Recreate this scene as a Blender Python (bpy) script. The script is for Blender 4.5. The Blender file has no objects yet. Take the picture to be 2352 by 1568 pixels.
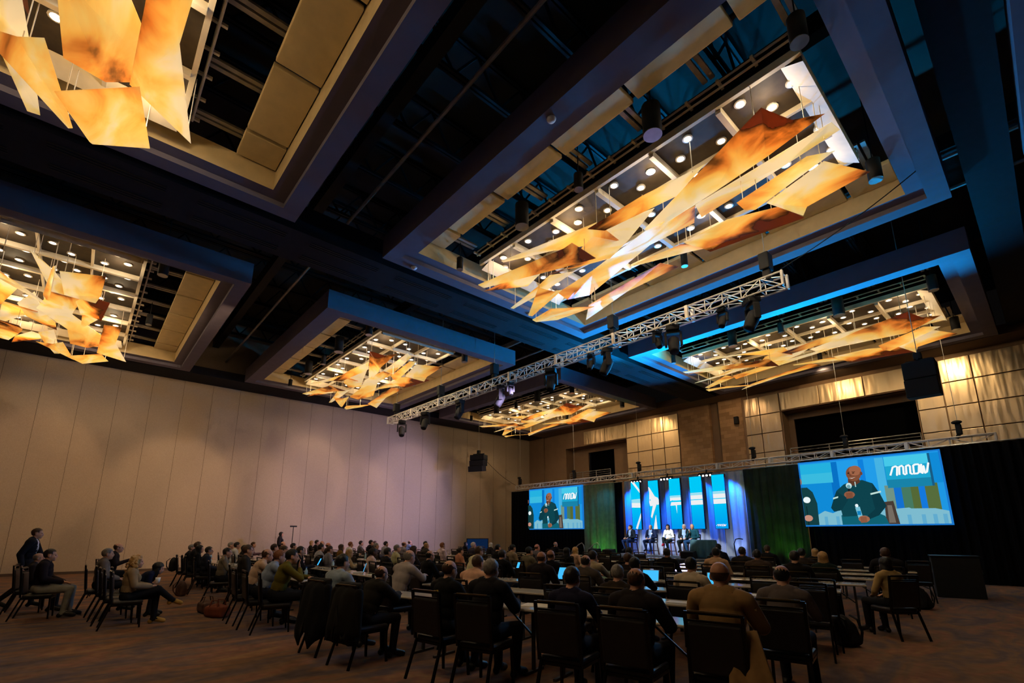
import bpy, bmesh, math, random
import numpy as np
from mathutils import Vector, Matrix, Euler
random.seed(7); rng = np.random.default_rng(7)
sc = bpy.context.scene
COL = sc.collection
R = math.radians
# ---------------------------------------------------------------- helpers
class MB:
    """collects simple shapes into one mesh"""
    def __init__(s): s.v = []; s.f = []; s.m = []
    def add(s, vs, fs, mi=0):
        b = len(s.v); s.v += [tuple(map(float, p)) for p in vs]
        for f in fs: s.f.append(tuple(b + i for i in f)); s.m.append(mi)
        return s
    def box(s, lo, hi, mi=0, M=None):
        x0, y0, z0 = lo; x1, y1, z1 = hi
        vs = [(x0,y0,z0),(x1,y0,z0),(x1,y1,z0),(x0,y1,z0),(x0,y0,z1),(x1,y0,z1),(x1,y1,z1),(x0,y1,z1)]
        if M is not None: vs = [tuple(M @ Vector(p)) for p in vs]
        return s.add(vs, [(0,3,2,1),(4,5,6,7),(0,1,5,4),(1,2,6,5),(2,3,7,6),(3,0,4,7)], mi)
    def bevbox(s, lo, hi, r=.02, mi=0, M=None):
        """box with chamfered edges"""
        bm = bmesh.new(); bmesh.ops.create_cube(bm, size=1)
        for v in bm.verts: v.co = Vector([lo[i] + (v.co[i] + .5) * (hi[i] - lo[i]) for i in range(3)])
        bmesh.ops.bevel(bm, geom=bm.edges[:], offset=r, segments=2, affect='EDGES', profile=.5)
        bm.verts.index_update()
        vs = [tuple((M @ v.co) if M is not None else v.co) for v in bm.verts]
        s.add(vs, [tuple(v.index for v in f.verts) for f in bm.faces], mi); bm.free(); return s
    def tube(s, p, q, r0, r1=None, n=8, mi=0, cap=True):
        p = Vector(p); q = Vector(q); r1 = r0 if r1 is None else r1
        d = (q - p).normalized(); a = d.orthogonal().normalized(); b = d.cross(a)
        vs = []
        for c, r in ((p, r0), (q, r1)):
            for i in range(n):
                t = 2 * math.pi * i / n; vs.append(c + (a * math.cos(t) + b * math.sin(t)) * r)
        fs = [(i, (i + 1) % n, n + (i + 1) % n, n + i) for i in range(n)]
        if cap: fs += [tuple(range(n - 1, -1, -1)), tuple(range(n, 2 * n))]
        return s.add(vs, fs, mi)
    def bar(s, p, q, w, h=None, mi=0):
        """square bar from p to q"""
        h = w if h is None else h
        p = Vector(p); q = Vector(q); d = (q - p).normalized()
        up = Vector((0,0,1)) if abs(d.z) < .95 else Vector((0,1,0))
        a = d.cross(up).normalized(); b = a.cross(d)
        vs = [c + a * (sx * w / 2) + b * (sz * h / 2) for c in (p, q) for sx, sz in ((-1,-1),(1,-1),(1,1),(-1,1))]
        return s.add(vs, [(0,1,5,4),(1,2,6,5),(2,3,7,6),(3,0,4,7),(3,2,1,0),(4,5,6,7)], mi)
    def lathe(s, prof, c=(0,0,0), n=16, mi=0, M=None):
        vs = []; fs = []; k = len(prof)
        for i in range(n):
            t = 2 * math.pi * i / n
            for r, z in prof:
                p = Vector((c[0] + r * math.cos(t), c[1] + r * math.sin(t), c[2] + z)); vs.append(M @ p if M is not None else p)
        for i in range(n):
            j = (i + 1) % n
            for a in range(k - 1): fs.append((i*k+a, j*k+a, j*k+a+1, i*k+a+1))
        if prof[0][0] > 1e-6: fs.append(tuple(i * k for i in range(n - 1, -1, -1)))
        if prof[-1][0] > 1e-6: fs.append(tuple(i * k + k - 1 for i in range(n)))
        return s.add(vs, fs, mi)
    def ell(s, c, r, n=10, mi=0, M=None):
        prof = [(max(1e-7, math.sin(math.pi * i / n)), -math.cos(math.pi * i / n)) for i in range(n + 1)]
        S = Matrix.Diagonal((r[0], r[1], r[2], 1)); T = Matrix.Translation(c) @ (M if M is not None else Matrix()) @ S
        return s.lathe(prof, n=max(8, n + 4), mi=mi, M=T)
    def line(s, pts, r, n=8, mi=0):
        """one continuous tube along points"""
        P = [Vector(p) for p in pts]; k = len(P); vs = []
        up = Vector((.3, .2, 1)).normalized()
        for i, p in enumerate(P):
            d = (P[min(i + 1, k - 1)] - P[max(i - 1, 0)]).normalized(); a = d.cross(up).normalized(); b = d.cross(a)
            vs += [p + (a * math.cos(2 * math.pi * j / n) + b * math.sin(2 * math.pi * j / n)) * r for j in range(n)]
        fs = [(i*n+j, i*n+(j+1)%n, (i+1)*n+(j+1)%n, (i+1)*n+j) for i in range(k - 1) for j in range(n)] + [tuple(range(n - 1, -1, -1)), tuple(range((k-1)*n, k*n))]
        return s.add(vs, fs, mi)
    def poly(s, pts, mi=0): return s.add(pts, [tuple(range(len(pts)))], mi)
    def mesh(s, name, mats, smooth=False):
        me = bpy.data.meshes.new(name); me.from_pydata(s.v, [], s.f)
        for m in (mats if isinstance(mats, (list, tuple)) else [mats]): me.materials.append(m)
        me.polygons.foreach_set('material_index', s.m)
        if smooth: me.polygons.foreach_set('use_smooth', [True] * len(s.f))
        me.update(); return me
    def obj(s, name, mats, parent=None, smooth=False):
        return link(name, s.mesh(name, mats, smooth), parent)
def link(name, data, parent=None):
    o = bpy.data.objects.new(name, data); COL.objects.link(o)
    if parent is not None: o.parent = parent
    return o
def tag(o, label=None, cat=None, group=None, kind=None):
    if label: o['label'] = label
    if cat: o['category'] = cat
    if group: o['group'] = group
    if kind: o['kind'] = kind
    return o
def thing(name, label, cat, loc=(0,0,0), rz=0, group=None):
    o = link(name, None); o.location = loc; o.rotation_euler = (0, 0, rz); o.empty_display_size = .2
    return tag(o, label, cat, group)
def struct(o): o['kind'] = 'structure'; return o
def dup(root, loc=None, rz=None, label=None, group=None):
    r = root.copy(); COL.objects.link(r)
    if loc is not None: r.location = loc
    if rz is not None: r.rotation_euler = (0, 0, rz)
    if label: r['label'] = label
    if group: r['group'] = group
    def kids(a, b):
        for ch in list(a.children):
            c = ch.copy(); COL.objects.link(c); c.parent = b; kids(ch, c)
    kids(root, r); return r
# ---------------------------------------------------------------- materials
def _n(nt, t, **k):
    n = nt.nodes.new(t)
    for a, b in k.items(): setattr(n, a, b)
    return n
def srgb(*c):
    return tuple(((x / 255) / 12.92 if x <= 10 else ((x / 255 + .055) / 1.055) ** 2.4) for x in c)
def mat(name, col, rough=.6, metal=0, emit=None, es=0, noise=.0, nscale=6, bump=0, bscale=40, spec=.4, dif=None):
    """principled with a procedural colour variation"""
    m = bpy.data.materials.new(name); m.use_nodes = True; nt = m.node_tree; p = nt.nodes['Principled BSDF']
    p.inputs['Roughness'].default_value = rough; p.inputs['Metallic'].default_value = metal
    p.inputs['Specular IOR Level'].default_value = spec
    p.inputs['Base Color'].default_value = (*col, 1)
    tc = _n(nt, 'ShaderNodeTexCoord')
    if noise:
        nz = _n(nt, 'ShaderNodeTexNoise'); nz.inputs['Scale'].default_value = nscale; nz.inputs['Detail'].default_value = 3
        nt.links.new(tc.outputs['Object'], nz.inputs['Vector'])
        r = _n(nt, 'ShaderNodeValToRGB'); r.color_ramp.elements[0].position = .3; r.color_ramp.elements[1].position = .7
        r.color_ramp.elements[0].color = (*[c * (1 - noise) for c in col], 1); r.color_ramp.elements[1].color = (*[min(1, c * (1 + noise)) for c in col], 1)
        nt.links.new(nz.outputs['Fac'], r.inputs['Fac']); nt.links.new(r.outputs['Color'], p.inputs['Base Color'])
    if bump:
        b = _n(nt, 'ShaderNodeTexNoise'); b.inputs['Scale'].default_value = bscale; nt.links.new(tc.outputs['Object'], b.inputs['Vector'])
        bp = _n(nt, 'ShaderNodeBump'); bp.inputs['Strength'].default_value = bump; nt.links.new(b.outputs['Fac'], bp.inputs['Height']); nt.links.new(bp.outputs['Normal'], p.inputs['Normal'])
    if emit: p.inputs['Emission Color'].default_value = (*emit, 1); p.inputs['Emission Strength'].default_value = es
    return m
def glow(name, col, s=1.0, col2=None, axis=2, a=0, b=1, noise=0, nscale=3):
    """light-emitting flat colour (LED screens, lamps), optional gradient along an object axis"""
    m = bpy.data.materials.new(name); m.use_nodes = True; nt = m.node_tree; nt.nodes.clear()
    e = _n(nt, 'ShaderNodeEmission'); o = _n(nt, 'ShaderNodeOutputMaterial'); nt.links.new(e.outputs[0], o.inputs[0])
    e.inputs['Color'].default_value = (*col, 1); e.inputs['Strength'].default_value = s
    if col2:
        tc = _n(nt, 'ShaderNodeTexCoord'); sx = _n(nt, 'ShaderNodeSeparateXYZ'); mr = _n(nt, 'ShaderNodeMapRange'); mx = _n(nt, 'ShaderNodeMix', data_type='RGBA')
        mr.inputs['From Min'].default_value = a; mr.inputs['From Max'].default_value = b
        nt.links.new(tc.outputs['Object'], sx.inputs[0]); nt.links.new(sx.outputs[axis], mr.inputs['Value']); nt.links.new(mr.outputs[0], mx.inputs[0])
        mx.inputs[6].default_value = (*col, 1); mx.inputs[7].default_value = (*col2, 1); nt.links.new(mx.outputs[2], e.inputs['Color'])
    return m
def carpet_mat():
    m = mat('carpet', (.1,.05,.03), .95, spec=.1); nt = m.node_tree; p = nt.nodes['Principled BSDF']
    tc = _n(nt, 'ShaderNodeTexCoord'); mp = _n(nt, 'ShaderNodeMapping'); mp.inputs['Scale'].default_value = (1.2, .45, 1); mp.inputs['Rotation'].default_value = (0, 0, .5)
    nt.links.new(tc.outputs['Object'], mp.inputs[0])
    n1 = _n(nt, 'ShaderNodeTexNoise'); n1.inputs['Scale'].default_value = 1.6; n1.inputs['Detail'].default_value = 5; n1.inputs['Distortion'].default_value = 1.2
    nt.links.new(mp.outputs[0], n1.inputs['Vector'])
    r = _n(nt, 'ShaderNodeValToRGB'); e = r.color_ramp.elements
    e[0].position = .28; e[0].color = (*srgb(94,83,85), 1); e[1].position = .72; e[1].color = (*srgb(169,128,90), 1)
    for pos, c in ((.42, srgb(117,97,94)), (.52, srgb(140,108,85)), (.6, srgb(151,106,85))): k = e.new(pos); k.color = (*c, 1)
    nt.links.new(n1.outputs['Fac'], r.inputs[0])
    v = _n(nt, 'ShaderNodeTexNoise'); v.inputs['Scale'].default_value = 7; nt.links.new(tc.outputs['Object'], v.inputs['Vector'])
    mx = _n(nt, 'ShaderNodeMix', data_type='RGBA', blend_type='MULTIPLY'); mx.inputs[0].default_value = .5
    nt.links.new(r.outputs[0], mx.inputs[6]); nt.links.new(v.outputs['Fac'], mx.inputs[7]); nt.links.new(mx.outputs[2], p.inputs['Base Color'])
    return m
def fabric_wall_mat():
    m = mat('wall_fabric', srgb(186,164,142), .95, spec=.05); nt = m.node_tree; p = nt.nodes['Principled BSDF']
    tc = _n(nt, 'ShaderNodeTexCoord'); n1 = _n(nt, 'ShaderNodeTexNoise'); n1.inputs['Scale'].default_value = 55; n1.inputs['Detail'].default_value = 2
    nt.links.new(tc.outputs['Object'], n1.inputs['Vector'])
    r = _n(nt, 'ShaderNodeValToRGB'); r.color_ramp.elements[0].color = (*srgb(158,138,116), 1); r.color_ramp.elements[1].color = (*srgb(198,176,152), 1)
    nt.links.new(n1.outputs['Fac'], r.inputs[0]); nt.links.new(r.outputs[0], p.inputs['Base Color']); return m
def resin_mat():
    """amber resin with an added glow: translucent with streaks and dark smoky bands"""
    m = bpy.data.materials.new('amber_resin'); m.use_nodes = True; nt = m.node_tree; nt.nodes.clear()
    tc = _n(nt, 'ShaderNodeTexCoord'); oi = _n(nt, 'ShaderNodeObjectInfo'); add = _n(nt, 'ShaderNodeVectorMath', operation='ADD')
    at = _n(nt, 'ShaderNodeAttribute', attribute_name='tone')
    nt.links.new(tc.outputs['Object'], add.inputs[0])
    mp = _n(nt, 'ShaderNodeMapping'); mp.inputs['Scale'].default_value = (.5, 1.1, 1.5); nt.links.new(add.outputs[0], mp.inputs[0])
    n1 = _n(nt, 'ShaderNodeTexNoise'); n1.inputs['Scale'].default_value = 1.1; n1.inputs['Detail'].default_value = 4; n1.inputs['Distortion'].default_value = 1.6
    nt.links.new(mp.outputs[0], n1.inputs['Vector'])
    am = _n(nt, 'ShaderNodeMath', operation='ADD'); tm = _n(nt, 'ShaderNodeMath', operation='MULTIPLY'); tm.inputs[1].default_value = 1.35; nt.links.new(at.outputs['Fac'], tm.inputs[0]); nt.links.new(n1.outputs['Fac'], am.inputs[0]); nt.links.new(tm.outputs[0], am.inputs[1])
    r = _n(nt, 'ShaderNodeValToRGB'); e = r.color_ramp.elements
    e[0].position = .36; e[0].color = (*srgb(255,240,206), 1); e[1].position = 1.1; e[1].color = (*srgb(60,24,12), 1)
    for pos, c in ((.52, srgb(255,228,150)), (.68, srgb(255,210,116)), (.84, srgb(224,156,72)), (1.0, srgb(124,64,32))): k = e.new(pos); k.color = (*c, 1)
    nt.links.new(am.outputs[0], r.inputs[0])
    tr = _n(nt, 'ShaderNodeBsdfTranslucent'); df = _n(nt, 'ShaderNodeBsdfDiffuse'); gl = _n(nt, 'ShaderNodeBsdfGlossy'); gl.inputs['Roughness'].default_value = .35
    nt.links.new(r.outputs[0], tr.inputs[0]); nt.links.new(r.outputs[0], df.inputs[0])
    m1 = _n(nt, 'ShaderNodeMixShader'); m1.inputs[0].default_value = .25; nt.links.new(tr.outputs[0], m1.inputs[1]); nt.links.new(df.outputs[0], m1.inputs[2])
    m2 = _n(nt, 'ShaderNodeMixShader'); m2.inputs[0].default_value = .06; nt.links.new(m1.outputs[0], m2.inputs[1]); nt.links.new(gl.outputs[0], m2.inputs[2])
    em = _n(nt, 'ShaderNodeEmission'); em.inputs[1].default_value = .22; nt.links.new(r.outputs[0], em.inputs[0]); sm_ = _n(nt, 'ShaderNodeAddShader'); nt.links.new(m2.outputs[0], sm_.inputs[0]); nt.links.new(em.outputs[0], sm_.inputs[1])  # emission added so the panels look brighter lit than the lamps make them
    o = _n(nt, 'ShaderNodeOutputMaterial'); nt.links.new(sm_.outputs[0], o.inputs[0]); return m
def perf_metal_mat():
    m = mat('perforated_metal', srgb(190,165,125), .36, .75); nt = m.node_tree; p = nt.nodes['Principled BSDF']
    tc = _n(nt, 'ShaderNodeTexCoord'); n1 = _n(nt, 'ShaderNodeTexNoise'); n1.inputs['Scale'].default_value = 2.2; n1.inputs['Detail'].default_value = 1
    mp = _n(nt, 'ShaderNodeMapping'); mp.inputs['Scale'].default_value = (2.0, 1, .35); nt.links.new(tc.outputs['Object'], mp.inputs[0]); nt.links.new(mp.outputs[0], n1.inputs['Vector'])
    v = _n(nt, 'ShaderNodeTexVoronoi'); v.inputs['Scale'].default_value = 60; v.inputs['Randomness'].default_value = 0; nt.links.new(tc.outputs['Object'], v.inputs['Vector'])
    r = _n(nt, 'ShaderNodeValToRGB'); r.color_ramp.elements[0].position = .12; r.color_ramp.elements[0].color = (.12,.1,.08,1); r.color_ramp.elements[1].position = .2; r.color_ramp.elements[1].color = (*srgb(205,178,138), 1)
    nt.links.new(v.outputs['Distance'], r.inputs[0]); nt.links.new(r.outputs[0], p.inputs['Base Color'])
    bp = _n(nt, 'ShaderNodeBump'); bp.inputs['Strength'].default_value = .35; bp.inputs['Distance'].default_value = .1; nt.links.new(n1.outputs['Fac'], bp.inputs['Height']); nt.links.new(bp.outputs[0], p.inputs['Normal'])
    return m
def brick_mat():
    m = mat('stone_cladding', srgb(168,130,92), .85, spec=.1); nt = m.node_tree; p = nt.nodes['Principled BSDF']
    tc = _n(nt, 'ShaderNodeTexCoord'); mp = _n(nt, 'ShaderNodeMapping'); mp.inputs['Rotation'].default_value = (R(90), 0, 0); nt.links.new(tc.outputs['Object'], mp.inputs[0])
    b = _n(nt, 'ShaderNodeTexBrick'); b.inputs['Scale'].default_value = 1.2; b.inputs['Mortar Size'].default_value = .004; b.inputs['Color1'].default_value = (*srgb(176,138,98), 1); b.inputs['Color2'].default_value = (*srgb(146,112,78), 1); b.inputs['Mortar'].default_value = (*srgb(120,92,64), 1)
    nt.links.new(mp.outputs[0], b.inputs['Vector']); nt.links.new(b.outputs['Color'], p.inputs['Base Color']); return m
M = {}
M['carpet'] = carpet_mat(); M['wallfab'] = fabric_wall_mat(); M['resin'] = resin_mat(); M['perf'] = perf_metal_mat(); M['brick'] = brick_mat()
M['seam'] = mat('wall_seam', srgb(84,68,56), .9)
M['plaster'] = mat('coffer_plaster', srgb(128,120,132), .85, noise=.05, nscale=3)
M['board'] = mat('coffer_board', srgb(226,200,150), .8, noise=.06, nscale=4)
M['deck'] = mat('ceiling_deck', srgb(58,54,48), .9, noise=.35, nscale=.8)
M['joist'] = mat('black_steel', srgb(22,20,20), .6, .2, noise=.2)
M['galv'] = mat('galvanised_steel', srgb(176,172,162), .45, .2, noise=.15)
M['black'] = mat('matt_black', srgb(14,13,14), .75, noise=.2)
M['blackg'] = mat('gloss_black', srgb(16,16,18), .3, noise=.2)
M['soffit'] = mat('dark_soffit', srgb(26,24,28), .9, noise=.2)
M['cream'] = mat('cream_steel', srgb(235,222,196), .5, noise=.05)
M['plate'] = mat('brown_plate', srgb(64,54,44), .7, noise=.2)
M['lens'] = glow('lamp_lens', (1, .93, .82), 14)
M['lens2'] = glow('stage_lamp_lens', (.95, .97, 1), 5)
M['alum'] = mat('truss_aluminium', srgb(214,208,198), .35, .25, noise=.1)
M['tan'] = mat('stage_wall_paint', srgb(132,104,78), .9, noise=.06, nscale=2)
M['tan2'] = mat('stage_wall_panel', srgb(118,94,72), .9, noise=.06, nscale=2)
M['dark'] = mat('opening_black', srgb(5,5,6), 1, spec=0)
M['drape'] = mat('black_drape', srgb(13,13,15), .98, noise=.3, nscale=9, spec=.05)
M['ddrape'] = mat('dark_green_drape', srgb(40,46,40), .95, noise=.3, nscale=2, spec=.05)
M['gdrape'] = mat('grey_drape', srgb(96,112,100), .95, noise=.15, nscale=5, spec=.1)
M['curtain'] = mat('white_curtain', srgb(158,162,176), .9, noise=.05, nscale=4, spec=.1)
M['rail'] = mat('handrail_steel', srgb(175,175,170), .3, .9, noise=.1)
M['stagetop'] = mat('stage_carpet', srgb(110,116,124), .8, noise=.15)
M['skirt'] = mat('stage_skirt', srgb(38,44,52), .95, noise=.2)
M['tabletop'] = mat('table_laminate', srgb(204,194,178), .09, noise=.05, spec=.6)
M['tableleg'] = mat('table_leg_steel', srgb(88,86,84), .4, .8, noise=.1)
M['chairfab'] = mat('chair_vinyl', srgb(26,21,20), .45, noise=.25, nscale=12)
M['chairfr'] = mat('chair_frame', srgb(34,28,24), .3, .7, noise=.15)
M['glint'] = mat('chair_glint', srgb(128,108,72), .3, .8, noise=.1)
M['white'] = mat('white_plastic', srgb(235,235,235), .5, noise=.03)
M['paper'] = mat('paper', srgb(230,222,205), .8, noise=.03)
M['bottle'] = mat('clear_bottle', srgb(170,205,225), .1, noise=.1)
M['bcap'] = mat('blue_cap', srgb(20,80,160), .4, noise=.1)
M['bag'] = mat('black_nylon', srgb(20,19,22), .8, noise=.3, nscale=14)
M['browncase'] = mat('brown_leather', srgb(78,48,34), .6, noise=.3)
M['orange'] = mat('orange_cloth', srgb(120,58,36), .8, noise=.2)
M['scr'] = glow('device_screen', srgb(60,170,235), 1.3)
M['wood'] = mat('stool_wood', srgb(84,44,34), .4, noise=.25)
M['cloth'] = mat('teal_cloth', srgb(70,108,116), .9, noise=.15)
CHAN, WW, LW, FL = 85, 700, 3600, 4200
# ---------------------------------------------------------------- camera
cam = bpy.data.cameras.new('camera'); co = link('camera', cam); sc.camera = co
cam.sensor_width = 36; cam.sensor_fit = 'HORIZONTAL'; cam.lens = 36 * 1103.33 / 2352
cam.shift_x = 0; cam.shift_y = (979.36 - 784) / 2352
cam.clip_end = 200
YAW = R(48.382); PIT = R(12.668)
co.location = (0, 0, 1.6); co.rotation_euler = (math.pi / 2 + PIT, 0, YAW)
XW, YS, ZC = -27.7, 26.5, 12.6            # left wall, stage wall, roof deck
# ---------------------------------------------------------------- room shell
struct(MB().box((XW - .3, -9, -.2), (6, 30, 0)).obj('floor', M['carpet']))
struct(MB().box((XW - .3, -9, ZC), (6, 30, ZC + .2)).obj('ceiling', M['deck']))
wl = MB().box((XW - .3, -9, 0), (XW, 30, ZC))
wl = struct(wl.obj('wall_left', M['wallfab']))
sm = MB()
for k in range(-6, 24): sm.box((XW, .52 + 1.235 * k - .005, .12), (XW + .004, .52 + 1.235 * k + .005, 9.0))
sm.obj('seam', M['seam'], wl)
struct(MB().box((XW, -9, 0), (XW + .03, YS, .11)).obj('baseboard_left', M['seam']))
struct(MB().box((5.7, -9, 0), (6, 30, ZC)).obj('wall_right', M['soffit']))
struct(MB().box((XW - .3, -9.3, 0), (6, -9, ZC)).obj('wall_back', M['soffit']))
# stage wall: piers, recesses, openings
w = MB()
def wb(x0, x1, z0, z1, y=0, d=.3, mi=0): w.box((x0, YS + y, z0), (x1, YS + y + d, z1), mi)
wb(XW, -26.09, 0, 9.6); wb(-26.09, -25.76, 0, 9.6, .12); wb(-25.76, -23.8, 0, 9.6, .02)
wb(-23.8, -18.35, 7.82, 9.6); wb(-23.8, -18.35, 0, 4.9)                     # recess 1
w.box((-23.8, YS, 4.9), (-23.76, YS + .9, 7.82)); w.box((-18.39, YS, 4.9), (-18.35, YS + .9, 7.82)); w.box((-23.8, YS + .3, 7.78), (-18.35, YS + .9, 7.82))
w.box((-23.8, YS + .3, 4.9), (-18.35, YS + .9, 4.95))
wb(-23.76, -22.3, 4.95, 7.78, .8, .1); wb(-20.0, -18.39, 4.95, 7.78, .8, .1); wb(-22.3, -20.0, 7.45, 7.78, .8, .1)
wb(-18.35, -14.55, 0, 9.6, .02)
wb(-14.55, -12.62, 0, 9.6, .0, .3, 1); wb(-12.62, -12.05, 0, 9.6, .25); wb(-12.05, -10.75, 0, 9.6, 0, .3, 1)
wb(-10.75, -8.8, 0, 9.6, .02)
wb(-8.8, -3.36, 7.84, 9.6); wb(-8.8, -3.36, 0, 4.7)                         # recess 2
w.box((-8.8, YS, 4.7), (-8.76, YS + .9, 7.84)); w.box((-3.4, YS, 4.7), (-3.36, YS + .9, 7.84)); w.box((-8.8, YS + .3, 7.80), (-3.36, YS + .9, 7.84))
wb(-8.76, -8.5, 4.7, 7.8, .8, .1, 2); wb(-8.5, -3.4, 7.48, 7.8, .8, .1, 2)
wb(-3.36, 6, 0, 9.6, .02)
struct(w.obj('wall_stage', [M['tan'], M['brick'], M['tan2']]))
struct(MB().box((-22.3, YS + 1.1, 4.95), (-20.0, YS + 1.2, 7.5)).obj('window_1', M['dark']))
struct(MB().box((-8.6, YS + 1.1, 4.7), (-3.3, YS + 1.2, 7.6)).obj('window_2', M['dark']))
# metal cladding panels, one thing per bank
def bank(name, label, xs, zs, skip=()):
    t = thing(name, label, 'wall panel', (0, YS, 0))
    for i in range(len(xs) - 1):
        for j in range(len(zs) - 1):
            if (i, j) in skip: continue
            MB().bevbox((xs[i] + .02, -.05, zs[j] + .02), (xs[i+1] - .02, .018, zs[j+1] - .02), .008).obj('panel', M['perf'], t)
    return t
ZP = [4.8, 5.8, 6.81, 7.83, 8.84]
bank('metal_wall_cladding', 'gold lit perforated metal cladding beside the smaller upper window opening', [-18.35, -17.49, -16.45, -15.6, -14.57], ZP)
bank('metal_wall_cladding', 'short strip of perforated metal cladding above the smaller upper window opening', [-22.0, -20.11, -18.35], [7.86, 8.84])
bank('metal_wall_cladding', 'grey perforated metal cladding between stone pier and larger upper opening', [-10.62, -9.82, -8.82], ZP)
bank('metal_wall_cladding', 'strip of perforated metal cladding above the larger upper window opening', [-8.8, -6.99, -5.14, -3.38], [7.86, 8.84])
bank('metal_wall_cladding', 'brightly lit perforated metal cladding right of the larger upper opening', [-3.36, -2.46, -1.46, .2, 2.0], ZP)
# balcony rails
for x0, x1, z, lb in ((-23.2, -19.6, 5.45, 'metal balcony railing at the smaller upper opening'), (-8.5, -3.4, 5.35, 'metal balcony railing at the larger upper opening')):
    t = thing('balcony_railing', lb, 'railing', (0, YS - .25, 0))
    for k in range(5): MB().tube((x0, 0, z - .1 + k * .14), (x1, 0, z - .1 + k * .14), .018 if k < 4 else .03).obj('rail', M['rail'], t)
    n = 4
    for k in range(n): x = x0 + (x1 - x0) * k / (n - 1); MB().tube((x, 0, z - .35), (x, 0, z + .46), .022).obj('post', M['rail'], t)
    MB().box((x0, -.05, z - .42), (x1, .25, z - .34)).obj('ledge', M['tan2'], t)
t = thing('wall_speaker', 'small black speaker mounted on the stone pier', 'speaker', (-11.05, YS - .13, 7.75))
MB().bevbox((-.11, -.1, -.2), (.11, .1, .2), .02).obj('cabinet', M['black'], t); MB().box((-.02, .1, -.05), (.02, .14, .05)).obj('bracket', M['rail'], t)
# ceiling bulkheads and soffits
k = 0
def trim(mb, m):
    global k; k += 1; return struct(mb.obj('trim_%d' % k, m))
trim(MB().box((XW, -9, 9.02), (-26.05, YS, 9.4)), M['soffit'])
trim(MB().box((-26.05, 25.2, 9.02), (6, YS, 9.4)), M['tan2'])
bh = trim(MB().box((-13.02, -9, 9.0), (-11.5, 25.2, 9.75)), M['soffit'])
df = MB()
for j in range(12):
    y = -6.5 + 2.5 * j
    for s in range(3):
        for x in (-12.75 + .09 * s, -12.0 + .09 * s): df.box((x, y, 8.985), (x + .03, y + 1.9, 9.0))
df.obj('slot_diffuser', M['joist'], bh)
trim(MB().box((-.2, -9, 9.3), (.55, 25.2, 9.9)), M['soffit'])
# roof joists
def joist(x, zb=11.3):
    mb = MB(); y0, y1 = -8.5, 26
    for z in (zb, ZC - .08): mb.bar((x - .05, y0, z), (x - .05, y1, z), .06, .08); mb.bar((x + .05, y0, z), (x + .05, y1, z), .06, .08)
    n = 26; d = (y1 - y0) / n
    for i in range(n):
        a = y0 + i * d; mb.bar((x, a, zb), (x, a + d / 2, ZC - .1), .05); mb.bar((x, a + d / 2, ZC - .1), (x, a + d, zb), .05)
    return mb
for x in (-26.2, -24.1, -22.0, -19.9, -17.8, -14.55, -13.6, -11.3, -9.3, -7.3, -5.3, -3.3, .2, 2.4): trim(joist(x, 11.5), M['joist'])
for y in (-6.5, 4.05, 9.4, 15.1, 20.8, 25.6): trim(MB().box((XW, y - .14, 11.05), (5.7, y + .14, 11.5)), M['joist'])
pp = MB()
for y, z in ((4.6, 10.4), (14.6, 10.6), (15.6, 10.3)): pp.tube((XW, y, z), (5, y, z), .045)
for x, z in ((-14.1, 10.2), (-13.7, 10.4), (.9, 10.6)): pp.tube((x, -9, z), (x, 26, z), .05)
trim(pp, M['galv'])
# ---------------------------------------------------------------- ceiling coffers
HX, HY = 5.38, 4.22
def ring(prof, hx, hy):
    mb = MB(); n = len(prof); vs = []
    for sx, sy in ((-1,-1),(1,-1),(1,1),(-1,1)):
        for i, z in prof: vs.append((sx * (hx - i), sy * (hy - i), z))
    fs = []
    for c in range(4):
        d = (c + 1) % 4
        for a in range(n):
            b = (a + 1) % n; fs.append((c*n+a, c*n+b, d*n+b, d*n+a))
    return mb.add(vs, fs)
cm = ring([(0, 9.67), (0, 9.0), (.38, 9.0), (.38, 9.12), (.70, 9.12), (.70, 9.62), (.60, 9.67)], HX, HY)
cm.m = [(1 if k % 7 in (4, 5) else 0) for k in range(len(cm.f))]
coffer_me = cm.mesh('coffer_frame', [M['plaster'], M['board']])
bx = [-4.66, -3.78, -1.92, -.03, 1.80, 3.68, 4.66]
board_me = []
for s in (-1, 1):
    for i in range(6):
        lo, hi = (-(HY - .72), -(HY - 1.5)) if s < 0 else (HY - 1.5, HY - .72)
        board_me.append(MB().bevbox((bx[i] + .05, lo, 9.55), (bx[i+1] - .05, hi, 9.65), .012).mesh('coffer_board', M['board']))
CX = (-5.84, -20.515); CY = (-1.32, 9.43, 20.86)
cof_lab = {(0,0): 'ceiling coffer over the near left corner of the picture, closest overhead', (0,1): 'largest looking ceiling coffer, right of centre above the audience', (0,2): 'blue lit ceiling coffer nearest the gold metal wall on the right',
 (1,0): 'ceiling coffer at the far left over the tan wall', (1,1): 'ceiling coffer left of centre beyond the dark bulkhead', (1,2): 'ceiling coffer deep in the corner above the left screen'}
def coffer(x, y, lab):
    t = thing('ceiling_coffer', lab, 'ceiling coffer', (x, y, 0), group='suspended ceiling coffers')
    link('frame', coffer_me, t)
    for me in board_me: link('board', me, t)
    return t
for i in range(2):
    for j in range(3): coffer(CX[i], CY[j], cof_lab[(i, j)])
link_c = coffer(.71 + HX, CY[1], 'ceiling coffer beyond the right bulkhead, only its edge showing')
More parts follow.
